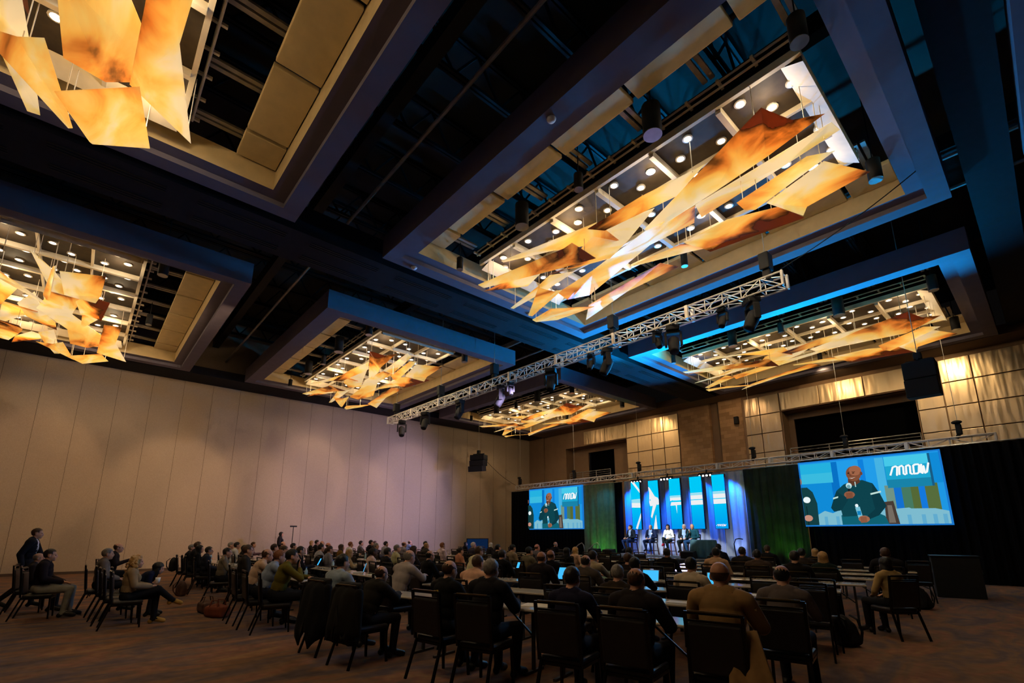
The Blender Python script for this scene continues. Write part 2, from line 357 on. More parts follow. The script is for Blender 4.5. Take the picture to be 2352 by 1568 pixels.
# ---------------------------------------------------------------- chandeliers
PANELS = [  # vertices (x, y, z, tone) relative to the coffer centre, faces
 ([(-3.2,-1.79,8.9,-.1),(-.23,-1.42,8.67,0),(-.2,-.6,8.56,.35),(-1.22,-.84,8.78,0),(-1.98,-1.03,8.95,0),(-3.19,-1.72,8.88,-.1)], [(0,5,4),(0,4,1),(1,4,3),(1,3,2)]),
 ([(-.21,-1.77,8.33,.45),(.03,-1.46,8.31,.4),(1.52,-.93,8.6,-.05),(2.34,-1.28,8.65,-.15),(1.04,-1.48,8.6,.05)], [(0,1,4),(1,2,4),(2,3,4)]),
 ([(3.61,-1.85,8.6,.5),(3.9,-1.36,8.46,.4),(4.31,-1.06,8.48,.3),(3.43,-1.27,8.1,.12),(.55,-.29,8.56,-.15),(.36,-.35,8.69,-.2),(2.3,-.8,8.33,.0)], [(5,0,6),(0,3,6),(0,1,3),(1,2,3),(5,6,4),(6,3,4)]),
 ([(4.29,-.58,8.64,-.1),(4.37,-.46,8.5,-.05),(1.47,.27,8.7,.1),(1.6,-.26,8.68,-.1),(3.4,-.15,8.6,-.15)], [(3,2,4),(3,4,0),(0,4,1)]),
 ([(1.59,-.26,8.67,.3),(1.22,.42,8.78,.2),(.15,.2,8.62,-.15),(-2.71,1.35,8.8,.15),(-2.99,.65,8.52,.25),(-2.92,.16,8.54,.15),(-1.55,.08,8.63,.0),(.5,-.59,8.45,-.2)], [(7,0,1),(7,1,2),(6,7,2),(6,2,3),(6,3,4),(5,6,4)]),
 ([(.85,-.67,8.83,-.15),(0,-.47,8.55,-.15),(-.77,-.19,8.52,0),(-2.96,-.27,8.96,.5),(-1.09,-.93,8.65,.1),(-.3,-1.1,8.75,-.1),(-1.5,-.5,8.6,.3)], [(0,1,5),(5,1,4),(1,2,4),(4,2,6),(6,2,3)]),
 ([(-2.45,-.68,8.58,-.1),(-1.9,-.27,8.61,-.1),(-3.01,-.2,8.55,-.1),(-4.53,-.15,8.53,.0),(-4.5,-.3,8.49,.05),(-3.05,-.58,8.5,0)], [(0,1,2),(0,2,5),(5,2,3),(5,3,4)]),
 ([(-2.85,-.72,8.35,.15),(-2.67,-.28,8.32,.1),(-2.59,-.02,8.44,.1),(-4.15,.3,8.28,0),(-4.27,.24,8.33,.0)], [(0,1,4),(1,3,4),(1,2,3)]),
 ([(-4.38,.52,8.31,0),(-3.18,.12,8.11,.1),(-2.32,1.07,8.18,.15),(-4.05,1.32,8.44,0),(-4.26,.57,8.21,0)], [(0,1,4),(1,3,4),(1,2,3)]),
 ([(-3.28,1.85,8.33,-.2),(-2.43,.95,8.23,.1),(-.07,1.03,8.56,.4),(.19,1.5,8.53,.35),(-1.4,1.42,8.42,-.05)], [(0,1,4),(1,2,4),(2,3,4)]),
 ([(.9,.44,8.42,-.1),(2.01,.33,8.38,-.05),(3.05,.56,8.25,.2),(3.26,1.11,8.12,.45),(1.29,.96,8.2,.4),(1.19,.84,8.28,.2),(.94,.56,8.4,-.1)], [(0,6,1),(6,5,1),(1,5,2),(2,5,3),(5,4,3)]),
 ([(-.56,.45,8.48,-.1),(.81,.48,8.42,.1),(1.43,1.03,8.32,.4),(.87,.88,8.38,.1),(-.53,.52,8.47,-.1)], [(0,4,1),(4,3,1),(1,3,2)]),
 ([(2.48,-.32,8.2,.25),(3.76,-.15,8.55,.05),(4.18,-.06,8.44,-.05),(2.76,-.16,7.96,.15),(2.58,-.22,8.03,.25)], [(0,1,4),(1,3,4),(1,2,3)]),
 ([(2.89,.12,8.19,-.1),(3.98,.01,8.4,0),(4.48,.94,8.38,.35),(3.39,.89,8.21,.05),(3.32,.81,7.99,-.1)], [(0,1,3),(1,2,3),(0,3,4)]),
 ([(-4.26,-1.77,8.63,-.1),(-.7,-1.75,8.23,.35),(-.62,-.99,8.11,.55),(-2.29,-1.08,8.42,.1),(-4.26,-1.55,8.61,-.1),(-1.06,-1.64,8.3,.3),(-1.62,-.99,8.32,.15)], [(0,4,3),(0,3,5),(3,6,5),(5,6,2),(5,2,1)]),
 ([(-4.34,-1.47,8.57,.4),(-3.45,-1.32,8.58,.0),(-2.64,-.86,8.62,-.15),(-3.57,-.45,8.79,-.05)], [(0,3,1),(1,3,2)]),
]
def resin_mesh(vs, fs):
    me = bpy.data.meshes.new('resin_panel')
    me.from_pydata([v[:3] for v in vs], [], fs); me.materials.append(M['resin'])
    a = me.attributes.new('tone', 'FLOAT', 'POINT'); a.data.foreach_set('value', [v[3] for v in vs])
    me.update(); return me
# light tray: frame with cross beams, plate with downlights, long side rails, hanging panels
def chandelier():
    t = thing('chandelier', 'chandelier', 'chandelier', group='amber resin chandeliers')
    MB().box((-4.2, -1.66, 9.36), (4.2, 1.66, 9.40)).obj('back_plate', M['plate'], t)
    for s in (-1, 1):
        MB().box((-4.25, s * 1.7 - .04, 9.27), (4.25, s * 1.7 + .04, 9.42)).obj('side_beam', M['cream'], t)
        x = 4.25 * s
        MB().add([(x, -1.66, 9.15), (x, 1.66, 9.15), (x - .02 * s, 1.66, 9.45), (x - .02 * s, -1.66, 9.45), (x - .34 * s, -1.6, 9.34), (x - .34 * s, 1.6, 9.34)], [(0,1,2,3),(0,4,5,1),(3,2,5,4)]).obj('end_panel', M['cream'], t)
    for i in range(1, 6): MB().box((-4.25 + 1.417 * i - .05, -1.66, 9.2), (-4.25 + 1.417 * i + .05, 1.66, 9.34)).obj('cross_beam', M['cream'], t)
    for y in (-.56, .56): MB().box((-4.2, y - .03, 9.25), (4.2, y + .03, 9.36)).obj('long_beam', M['cream'], t)
    hm = MB().lathe([(.1, 0), (.105, -.03), (.075, -.035), (.07, 0)], n=12).lathe([(0, -.012), (.07, -.012)], n=10, mi=1).mesh('downlight', [M['alum'], M['lens']])
    rr = random.Random(3)
    for i in range(6):
        for j in range(3):
            for q in range(3):
                o = link('downlight', hm, t); o.location = (-4.25 + 1.417 * (i + (.22, .48, .78)[q]) , -1.12 + 1.12 * j + ((-.3, .22, -.05)[q] if (i + j) % 2 else (.1, -.28, .28)[q]), 9.36)
    for s in (-1, 1):
        rl = MB(); y = s * 1.86
        for dz in (0, .14): rl.tube((-4.2, y, 9.5 + dz), (4.2, y, 9.5 + dz), .022)
        for i in range(15):
            x = -4.2 + .6 * i; rl.bar((x, y - .12, 9.57), (x, y + .12, 9.57), .05, .05); rl.bar((x, y, 9.5), (x, y, 9.64), .03)
        rl.obj('side_rail', M['cream'], t)
        for i in range(7):
            x = -4.25 + 1.417 * i; mb = MB()
            y0, y1 = (1.9 * s, 3.6 * s)
            for q in (-.07, .07): mb.bar((x + q, y0, 9.78), (x + q, y1, 9.78), .09, .05)
            mb.obj('strut', M['galv'], t)
    MB().tube((-5.2, -2.55, 9.95), (5.2, -2.55, 9.95), .05).obj('conduit', M['joist'], t)
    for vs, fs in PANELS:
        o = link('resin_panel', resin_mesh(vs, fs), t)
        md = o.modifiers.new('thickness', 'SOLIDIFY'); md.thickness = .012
        for q in (0, len(vs) // 3, 2 * len(vs) // 3):
            v = vs[q]; c = [sum(p[i] for p in vs) / len(vs) for i in range(3)]
            p = [v[i] * .82 + c[i] * .18 for i in range(3)]
            MB().tube((p[0], p[1], p[2]), (p[0], p[1], 9.36), .008, n=5).obj('hanging_rod', M['cream'], t)
    return t
ch_lab = {(0,0): 'amber resin panel chandelier closest overhead, cut off by the top left corner', (0,1): 'largest looking amber resin chandelier, right of centre', (0,2): 'amber resin chandelier nearest the gold metal wall on the right',
 (1,0): 'amber resin chandelier at the far left above the tan wall', (1,1): 'amber resin chandelier left of centre, above the end of the front truss', (1,2): 'small looking amber resin chandelier deep in the corner, above the left screen'}
ch0 = None
for i in range(2):
    for j in range(3):
        if ch0 is None: ch0 = chandelier(); c = ch0
        else: c = dup(ch0)
        c.location = (CX[i], CY[j], 0); c['label'] = ch_lab[(i, j)]
        # lamps set below the lenses; weak points added to light the boards
        for lx in (-3.5, -1.2, 1.2, 3.5):
            for ly in (-1.2, 1.2):
                for kind, en in (('POINT', CHAN * .22), ('SPOT', CHAN)):
                    L = bpy.data.lights.new('chandelier_lamp', kind); L.energy = en; L.color = (1, .77, .47); L.shadow_soft_size = .06
                    if kind == 'SPOT': L.spot_size = R(158); L.spot_blend = .5
                    o = link('chandelier_lamp', L); o.location = (CX[i] + lx, CY[j] + ly, 9.04)
# pendant cylinder downlights around each tray
def pendant(r, h, name='pendant_downlight'):
    t = thing(name, 'pendant', 'pendant light')
    MB().lathe([(r * .6, 0), (r * .86, 0), (r, -.0), (r, h), (r * .9, h + .01), (0, h + .015)], n=20).lathe([(r * .86, 0), (r * .7, .08), (0, .1)], n=16, mi=1).obj('cylinder', [M['black'], M['blackg']], t, True)
    MB().lathe([(r * .9, -.004), (r * 1.0, -.004), (r, .012), (r * .9, .012)], n=20).obj('trim_ring', M['rail'], t)
    MB().tube((0, 0, h), (0, 0, 12.4 - 8.9), .012, n=6).obj('cable', M['black'], t)
    return t
PEND = [(-1.73,-2.38,.165,.62),(.04,-2.34,.1,.38),(1.92,-2.42,.175,.64),(4.37,-2.27,.13,.48),(4.4,2.13,.13,.48),(-4.32,-2.38,.09,.36),(0,2.2,.09,.38)]
pk = {}
where = {(0,1): 'the largest looking chandelier', (0,2): 'the gold wall chandelier', (1,0): 'the far left chandelier', (1,1): 'the left centre chandelier', (1,2): 'the corner chandelier', (0,0): 'the top left chandelier'}
posn = ['big black pendant cylinder light, left of the near pair by %s', 'small black pendant cylinder light between the big pair by %s', 'big black pendant cylinder light, right of the near pair by %s', 'black pendant cylinder light off the near right corner of %s',
 'black pendant cylinder light off the far right corner of %s', 'small black pendant cylinder light off the left end of %s', 'small black pendant cylinder light behind the middle of %s']
for i in range(2):
    for j in range(3):
        for q, (x, y, r, h) in enumerate(PEND):
            if (i, j) == (0, 0) and q < 6: continue
            if (i, j, q) in ((1, 0, 5),): continue
            if q not in pk: pk[q] = pendant(r, h); o = pk[q]
            else: o = dup(pk[q])
            o.location = (CX[i] + x, CY[j] + y, 8.9); o['label'] = posn[q] % where[(i, j)]; o['group'] = 'black pendant cylinder lights'
for x, y in ((-11.0, 10.6), (-11.05, 6.1), (-5.0, 5.4)):
    t = MB().lathe([(0, -.06), (.06, -.055), (.085, -.02), (.09, 0)], n=16).obj('smoke_detector', M['white'], None, True); t.location = (x, y, 9.0)
    tag(t, {10.6: 'white smoke detector under the left edge of the largest coffer, near its far corner', 6.1: 'white smoke detector under the left edge of the largest coffer, near its near corner', 5.4: 'white smoke detector under the near long edge of the largest coffer'}[y], 'smoke detector')
# ---------------------------------------------------------------- trusses
def truss_section(L, s=.4):
    mb = MB(); a = s / 2 - .03
    for y in (-a, a):
        for z in (-a, a): mb.tube((.03, y, z), (L - .03, y, z), .025, n=6)
    n = max(2, round(L / .55)); d = (L - .1) / n
    for i in range(n + 1):
        x = .05 + i * d
        for y in (-a, a): mb.bar((x, y, -a), (x, y, a), .022)
        for z in (-a, a): mb.bar((x, -a, z), (x, a, z), .022)
        if i < n:
            for y in (-a, a): mb.bar((x, y, -a if i % 2 else a), (x + d, y, a if i % 2 else -a), .02)
            for z in (-a, a): mb.bar((x, -a, z), (x + d, a, z), .02)
    for x in (0.02, L - .02):
        for y in (-a, a): mb.box((x - .02, y - .04, -a - .02), (x + .02, y + .04, a + .02))
    return mb
def truss(name, lab, x0, n, y, z, s, L=2.5):
    t = thing(name, lab, 'truss', (x0, y, z)); me = truss_section(L, s).mesh('truss_section', M['alum'])
    for i in range(n): o = link('truss_section', me, t); o.location = (i * L, 0, 0)
    return t
truss('lighting_truss', 'long aluminium box truss hung across the room with moving lights below', -23.5, 8, 12, 7.64, .40)
truss('stage_truss', 'aluminium box truss above the stage screens and drapes', -25.0, 10, 22.7, 4.80, .32, 2.4)
def hoist(x, y, z, top, lab):
    t = thing('chain_hoist', lab, 'hoist', (x, y, z))
    MB().bevbox((-.12, -.16, .3), (.12, .16, .75), .03).obj('motor', M['black'], t); MB().bevbox((-.09, -.1, .0), (.09, .1, .3), .03).obj('hook_block', M['black'], t)
    MB().lathe([(0, .8), (.1, .78), (.1, .75), (0, .74)], n=12).obj('cap', M['galv'], t)
    MB().tube((0, 0, .75), (0, 0, top - z), .012, n=6).obj('chain', M['galv'], t)
for x, q in ((-3.9, 'right end'), (-8.6, 'third joint from the right'), (-14.6, 'middle'), (-18.6, 'second joint from the left'), (-22.9, 'left end')):
    hoist(x, 12, 7.75, 12.3, 'black chain hoist holding up the front truss at its ' + q)
for x, q in ((-24.7, 'far left end'), (-19.7, 'left screen'), (-15.0, 'left edge of the white curtain'), (-8.9, 'right edge of the white curtain'), (-5.3, 'middle of the right screen'), (-1.9, 'far right end')):
    t = thing('chain_hoist', 'black chain hoist on the stage truss above the ' + q, 'hoist', (x, 22.7, 4.9))
    MB().bevbox((-.08, -.1, .12), (.08, .1, .5), .03).obj('motor', M['black'], t); MB().bar((-.1, 0, .0), (.02, 0, .2), .1).obj('bracket', M['black'], t); MB().ell((-.02, -.05, .56), (.15, .11, .07), 8).obj('cap', M['black'], t)
    MB().tube((0, 0, .55), (0, 0, 4.2), .008, n=5).obj('chain', M['galv'], t)
def mover(big=True):
    t = thing('hanging_stage_light', 'mover', 'stage light')
    k = 1 if big else .62
    MB().bevbox((-.19 * k, -.16 * k, -.16 * k), (.19 * k, .16 * k, 0), .03).bar((-.12, 0, 0), (-.12, 0, .12), .05).bar((.12, 0, 0), (.12, 0, .12), .05).obj('base', M['black'], t)
    y = MB(); y.box((-.2 * k, -.07 * k, -.24 * k), (.2 * k, .07 * k, -.16 * k))
    for s in (-1, 1): y.bevbox((s * .21 * k - .035, -.08 * k, -.62 * k), (s * .21 * k + .035, .08 * k, -.2 * k), .02)
    y.obj('yoke', M['black'], t)
    h = MB(); A = Matrix.Translation((0, 0, -.52 * k)) @ Matrix.Rotation(R(-25), 4, 'X')
    h.lathe([(0, .2), (.1, .2), (.155, .12), (.165, -.1), (.14, -.3), (.125, -.36)], n=16, M=A @ Matrix.Scale(k, 4))
    hd = h.obj('head', M['black'], t, True); MB().lathe([(.125, -.36), (.1, -.34), (0, -.34)], n=16, M=A @ Matrix.Scale(k, 4)).obj('lens', M['blackg'], hd)
    return t
mv = mover(); sp = mover(False); first = {'b': mv, 's': sp}; used = set()
MOV = [('b', -4.35, 'below the right end of the front truss'), ('s', -5.1, 'second from the right end of the front truss'), ('b', -6.55, 'third from the right end of the front truss'), ('s', -7.05, 'just left of the third big light from the right'), ('b', -8.9, 'under the front truss by the largest coffer corner'),
 ('s', -9.55, 'small, just left of the light by the largest coffer corner'), ('b', -11.4, 'under the front truss right of its middle'), ('s', -13.6, 'small, under the middle of the front truss'), ('b', -14.2, 'under the middle of the front truss'), ('b', -17.0, 'third from the left end of the front truss'), ('b', -19.9, 'second from the left end of the front truss'), ('b', -22.2, 'under the left end of the front truss')]
for n, (q, x, lb) in enumerate(MOV):
    o = first[q] if q not in used else dup(first[q]); used.add(q)
    o.location = (x, 12, 7.45); o.rotation_euler = (0, 0, R(-40 + 35 * (n % 4))); o['label'] = ('black moving head light ' + lb); o['group'] = 'stage lights on the front truss'
# hanging loudspeakers
def speaker(loc, w, h, d, n, rz, lab, top):
    t = thing('line_array_speaker', lab, 'speaker', loc, rz)
    a = 0
    for i in range(n):
        z0 = -h / n * (i + 1); A = Matrix.Translation((0, -.05 * i * i, z0 + h / n / 2)) @ Matrix.Rotation(R(4 * i), 4, 'X')
        MB().bevbox((-w / 2, -d / 2, -h / n / 2 + .006), (w / 2, d / 2, h / n / 2 - .006), .02, 0, A).obj('cabinet', M['black'], t)
    MB().bar((-w * .4, 0, .06), (w * .4, 0, .06), .06).bar((0, -d * .4, .06), (0, d * .4, .06), .06).bevbox((-.1, -.1, .1), (.1, .1, .3), .02).obj('rigging_frame', M['joist'], t)
    MB().tube((0, 0, .2), (0, 0, top - loc[2]), .012, n=5).obj('chain', M['galv'], t)
speaker((-24.4, 18.8, 6.62), 1.0, 1.1, .6, 3, R(25), 'black line array speaker hanging on the left, in front of the tan wall', 12.3)
speaker((-2.13, 18.5, 6.72), .78, 1.1, .6, 2, R(0), 'large black speaker cluster hanging at the right before the gold wall', 12.3)
def cable(P0, P1, sag, lab):
    P0, P1 = Vector(P0), Vector(P1); pts = []
    for i in range(13): f = i / 12; q = P0.lerp(P1, f); pts.append((q.x, q.y, q.z - 4 * sag * f * (1 - f)))
    tag(MB().line(pts, .012, 6).obj('hanging_cable', M['black'], None, True), lab, 'cable')
cable((-24.1, 19, 6.4), (-25.0, 22.6, 4.95), .18, 'thin dark cable sagging from the left speaker to the stage truss')
cable((-.3, 12.05, 9.3), (-3.6, 12.0, 7.95), .12, 'black cable running from the right corner of the largest coffer to the front truss')
# ---------------------------------------------------------------- stage, drapes, screens
SZ = .65
t = thing('stage', 'low stage platform with dark pleated skirt in front of the white curtain', 'stage', (0, 0, 0))
MB().box((-15.7, 18.5, SZ - .08), (-8.7, 22.2, SZ)).obj('platform', M['stagetop'], t)
def wavy(x0, x1, y, z0, z1, amp, wl, seed=0, ny=1, gather=False):
    r = random.Random(seed); n = max(8, int(abs(x1 - x0) / wl * 10)); mb = MB(); vs = []
    ph = r.random() * 6; zs = np.linspace(z0, z1, 5)
    for i in range(n + 1):
        x = x0 + (x1 - x0) * i / n; u = 2 * math.pi * x / wl
        o = amp * (math.sin(u + ph + .9 * math.sin(x * 1.3 + ph)) + .45 * math.sin(2.3 * u + 2 * ph))
        for k, z in enumerate(zs): vs.append((x, y + o * (1 - .25 * k / 4), z))
    m = len(zs)
    return mb.add(vs, [(i*m+k, (i+1)*m+k, (i+1)*m+k+1, i*m+k+1) for i in range(n) for k in range(m - 1)])
sk = wavy(-15.7, -8.7, 18.47, .02, SZ - .05, .025, .16, 3)
sk.obj('skirt', M['skirt'], t, True)
for x in (-15.7, -8.7): MB().box((x - .01, 18.5, .02), (x + .01, 22.2, SZ - .05)).obj('skirt', M['skirt'], t)
st = thing('stage_steps', 'stage steps with two curved handrails at the left end of the stage', 'steps', (-16.2, 19.5, 0))
for k in range(3): MB().box((-.5, -.6, 0), (.5 - .3 * k + .0, .6, .2 * (k + 1))).obj('step', M['stagetop'], st)
for y in (-.6, .6):
    MB().line([(-.62, y, .02), (-.6, y, .55), (-.5, y, .8), (-.05, y, 1.12), (.15, y, 1.2), (.26, y, 1.1), (.3, y, .9), (.32, y, .62)], .022).obj('handrail', M['rail'], st, True)
tag(MB().line([(-8.6, 19.5, .0), (-8.68, 19.5, .45), (-8.72, 19.5, .75), (-8.76, 19.5, 1.25), (-8.68, 19.5, 1.42), (-8.55, 19.5, 1.45), (-8.4, 19.5, 1.42)], .02).obj('stage_handrail', M['black'], None, True), 'dark curved handrail at the right end of the stage', 'handrail')
def drape(name, lab, x0, x1, y, z0, z1, m, amp=.06, wl=.34, seed=1, cat='drape'):
    t = thing(name, lab, cat)
    n = max(1, round(abs(x1 - x0) / 3.0))
    for i in range(n):
        a = x0 + (x1 - x0) * i / n; b = x0 + (x1 - x0) * (i + 1) / n
        wavy(a, b, y, z0, z1, amp, wl, seed).obj('drape_panel', m, t, True)
    MB().tube((x0, y + .05, z1 + .03), (x1, y + .05, z1 + .03), .022).obj('crossbar', M['rail'], t)
    return t
drape('black_drape', 'black pipe and drape around the left screen', -25.4, -18.72, 22.5, .01, 4.5, M['drape'], .05, .3, 1)
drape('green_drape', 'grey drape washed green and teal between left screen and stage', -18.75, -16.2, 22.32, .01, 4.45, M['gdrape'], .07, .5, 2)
drape('black_drape', 'narrow dark drape leg at the left edge of the white curtain', -16.25, -15.75, 22.1, .01, 4.42, M['drape'], .06, .25, 5)
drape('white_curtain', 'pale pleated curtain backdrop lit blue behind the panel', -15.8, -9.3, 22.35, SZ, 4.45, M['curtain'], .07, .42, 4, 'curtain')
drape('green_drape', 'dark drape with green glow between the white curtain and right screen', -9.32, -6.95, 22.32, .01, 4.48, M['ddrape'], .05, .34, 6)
drape('black_drape', 'wide black drape around and right of the right screen', -6.97, 2.6, 22.5, .01, 4.62, M['drape'], .05, .3, 7)
# LED picture drawn as layers of flat coloured shapes
E_ = {}
def em(*c, s=1.0):
    k = (c, s)
    if k not in E_: E_[k] = glow('led_%d_%d_%d' % c, srgb(*c), s)
    return E_[k]
class Pic:
    def __init__(s, x0, x1, z0, z1, y): s.r = (x0, x1, z0, z1, y); s.mb = MB(); s.mats = []; s.k = 0
    def mi(s, m):
        if m not in s.mats: s.mats.append(m)
        return s.mats.index(m)
    def poly(s, pts, m):
        x0, x1, z0, z1, y = s.r; s.k += 1
        q = [(x0 + (x1 - x0) * min(1, max(0, u)), y - .002 * s.k, z0 + (z1 - z0) * min(1, max(0, v))) for u, v in pts]
        bm = bmesh.new(); f = bm.faces.new([bm.verts.new(p) for p in q]); bmesh.ops.triangulate(bm, faces=[f]); bm.verts.index_update()
        s.mb.add([tuple(v.co) for v in bm.verts], [tuple(v.index for v in f.verts) for f in bm.faces], s.mi(m)); bm.free()
    def rect(s, u0, v0, u1, v1, m): s.poly([(u0, v0), (u1, v0), (u1, v1), (u0, v1)], m)
    def ell(s, u, v, a, b, m, n=20, rot=0):
        s.poly([(u + a * math.cos(t) * math.cos(rot) - b * math.sin(t) * math.sin(rot) * .56, v + b * math.sin(t) * math.cos(rot) + a * math.cos(t) * math.sin(rot) * 1.78) for t in [2 * math.pi * i / n for i in range(n)]], m)
    def stroke(s, pts, w, m, asp=1.78):
        for (a, b), (c, d) in zip(pts, pts[1:]):
            dx, dy = (c - a) * asp, d - b; L = math.hypot(dx, dy); nx, ny = -dy / L * w / 2 / asp, dx / L * w / 2
            s.poly([(a + nx, b + ny), (c + nx, d + ny), (c - nx, d - ny), (a - nx, b - ny)], m)
            s.poly([(c + w / 2 / asp * math.cos(q), d + w / 2 * math.sin(q)) for q in [math.pi * i / 5 for i in range(10)]], m)
    def obj(s, name, parent): return s.mb.obj(name, s.mats, parent)
LOGO = [[(0, 0), (.07, .9), (.15, 1), (.2, .9), (.19, 0)], [(.26, 0), (.26, .9), (.33, 1), (.37, .85), (.38, .1), (.42, 0)], [(.46, 0), (.45, .9), (.52, 1), (.56, .85), (.57, .1), (.61, 0)],
        [(.67, 0), (.65, .9), (.7, 1), (.78, 1), (.81, .9), (.8, .1), (.76, 0), (.67, 0)], [(.87, 1), (.86, .1), (.9, 0), (.93, .75), (.97, 0), (1.02, .1), (1.06, 1)]]
def logo(p, u0, v0, w, h, m, asp, lw):
    for st_ in LOGO: p.stroke([(u0 + a * w + b * .12 * w * .3, v0 + b * h) for a, b in st_], lw, m, asp)
def screen(lab, x0, x1, z0, z1, y):
    t = thing('projection_screen', lab, 'screen', (0, 0, 0))
    f = MB()
    for a in ((x0 - .05, z0 - .05, x1 + .05, z0), (x0 - .05, z1, x1 + .05, z1 + .05), (x0 - .05, z0, x0, z1), (x1, z0, x1 + .05, z1)): f.box((a[0], y - .03, a[1]), (a[2], y + .06, a[3]))
    f.obj('frame', glow('screen_edge', srgb(30, 130, 225), .8), t)
    p = Pic(x0, x1, z0, z1, y)
    p.rect(0, 0, 1, 1, em(16, 138, 214)); p.rect(.24, .2, .3, 1, em(8, 112, 196)); p.rect(.3, .3, .58, 1, em(34, 156, 232)); p.rect(.46, .3, .5, 1, em(14, 128, 220)); p.rect(.58, .1, .64, 1, em(70, 178, 226))
    p.rect(.0, .66, .255, .98, em(58, 186, 222)); p.rect(0, .82, .255, .98, em(36, 176, 222)); p.rect(0, .98, 1, 1, em(30, 150, 230))
    for a, b, c in ((.62, .68, (112, 146, 132)), (.68, .73, (20, 112, 206)), (.73, .79, (70, 120, 96)), (.79, .84, (84, 104, 54)), (.84, .88, (20, 120, 220)), (.88, .96, (86, 108, 60)), (.96, 1, (30, 150, 226))): p.rect(a, 0, b, .56, em(*c))
    p.rect(.645, .52, .94, .98, em(28, 164, 206)); p.rect(.645, .52, .94, .64, em(24, 130, 168)); p.rect(.645, .84, .94, .98, em(70, 200, 232)); p.rect(.93, .52, .945, .98, em(24, 90, 130))
    low = [(.1, 0), (.1, .16), (.16, .22), (.22, .18), (.28, .23), (.34, .17), (.6, .16), (.68, .22), (.76, .23), (.84, .15), (.92, .21), (1, .17), (1, 0)]
    p.poly(low, em(124, 186, 206))
    for a in (.15, .24, .33, .66, .74, .83, .9, .96): p.rect(a, 0, a + .025, .13, em(96, 170, 206))
    logo(p, .675, .70, .235, .13, em(245, 250, 250), 1.8, .024)
    p.poly([(0, 0), (0, .6), (.05, .6), (.09, .52), (.115, .34), (.11, 0)], em(20, 62, 66)); p.rect(.02, 0, .03, .3, em(14, 44, 48)); p.ell(.035, .4, .03, .05, em(232, 244, 246)); p.ell(.03, .11, .035, .05, em(196, 140, 120)); p.ell(0, .70, .012, .05, em(150, 100, 84))
    # seated speaker
    p.poly([(.6, 0), (.61, .32), (.67, .33), (.69, 0)], em(70, 58, 52)); p.poly([(.62, .02), (.625, .27), (.655, .27), (.665, .02)], em(116, 106, 96))
    p.poly([(.29, 0), (.29, .14), (.34, .2), (.52, .2), (.6, .12), (.62, 0)], em(16, 96, 112))
    p.poly([(.3, .12), (.29, .3), (.27, .42), (.28, .52), (.34, .61), (.4, .65), (.48, .66), (.55, .6), (.58, .48), (.59, .3), (.56, .14)], em(14, 66, 76))
    p.poly([(.28, .52), (.25, .4), (.22, .26), (.24, .2), (.3, .22), (.36, .38), (.34, .42), (.3, .34), (.31, .46)], em(12, 58, 68))
    p.poly([(.55, .6), (.59, .44), (.62, .26), (.56, .13), (.47, .06), (.46, .1), (.54, .22), (.53, .4)], em(12, 56, 66))
    p.poly([(.245, .39), (.285, .41), (.287, .435), (.247, .415)], em(190, 222, 214)); p.poly([(.525, .43), (.6, .46), (.598, .485), (.523, .455)], em(190, 222, 214))
    p.poly([(.375, .6), (.38, .7), (.46, .72), (.465, .63), (.42, .58)], em(92, 56, 40))
    p.ell(.425, .765, .055, .115, em(128, 78, 54)); p.ell(.44, .81, .045, .075, em(158, 100, 72)); p.ell(.482, .76, .01, .028, em(112, 66, 48)); p.ell(.39, .775, .009, .007, em(24, 14, 12)); p.ell(.425, .775, .009, .007, em(24, 14, 12))
    p.poly([(.385, .79), (.4, .8), (.401, .793), (.386, .783)], em(40, 22, 18)); p.poly([(.415, .8), (.44, .795), (.44, .788), (.416, .793)], em(40, 22, 18)); p.poly([(.392, .77), (.398, .735), (.41, .728), (.41, .738)], em(104, 60, 42)); p.poly([(.388, .705), (.41, .69), (.438, .708), (.41, .70)], em(238, 226, 216)); p.poly([(.39, .69), (.41, .678), (.436, .695), (.41, .684)], em(80, 40, 34))
    p.rect(.425, .56, .432, .64, em(180, 215, 215))
    p.stroke([(.378, .56), (.37, .42)], .025, em(20, 30, 36)); p.ell(.38, .585, .022, .045, em(196, 226, 228)); p.ell(.378, .57, .014, .03, em(110, 160, 170))
    p.ell(.375, .45, .04, .05, em(146, 92, 68))
    for q in range(4): p.stroke([(.35, .465 - .022 * q), (.395, .472 - .022 * q)], .02, em(126, 76, 54))
    p.stroke([(.42, .26), (.432, .1)], .06, em(120, 190, 210)); p.rect(.413, .14, .44, .2, em(20, 130, 190)); p.ell(.417, .28, .012, .025, em(230, 244, 248)); p.ell(.455, .08, .04, .05, em(160, 104, 78))
    for q in range(4): p.stroke([(.43, .1 - .022 * q), (.47, .105 - .022 * q)], .02, em(138, 86, 62))
    p.obj('display', t); return t
screen('left hanging screen showing a bald man in dark green holding a microphone', -23.2, -18.72, 1.97, 4.46, 22.2)
screen('right hanging screen showing a bald man in dark green holding a microphone', -6.92, -2.51, 1.97, 4.47, 22.2)
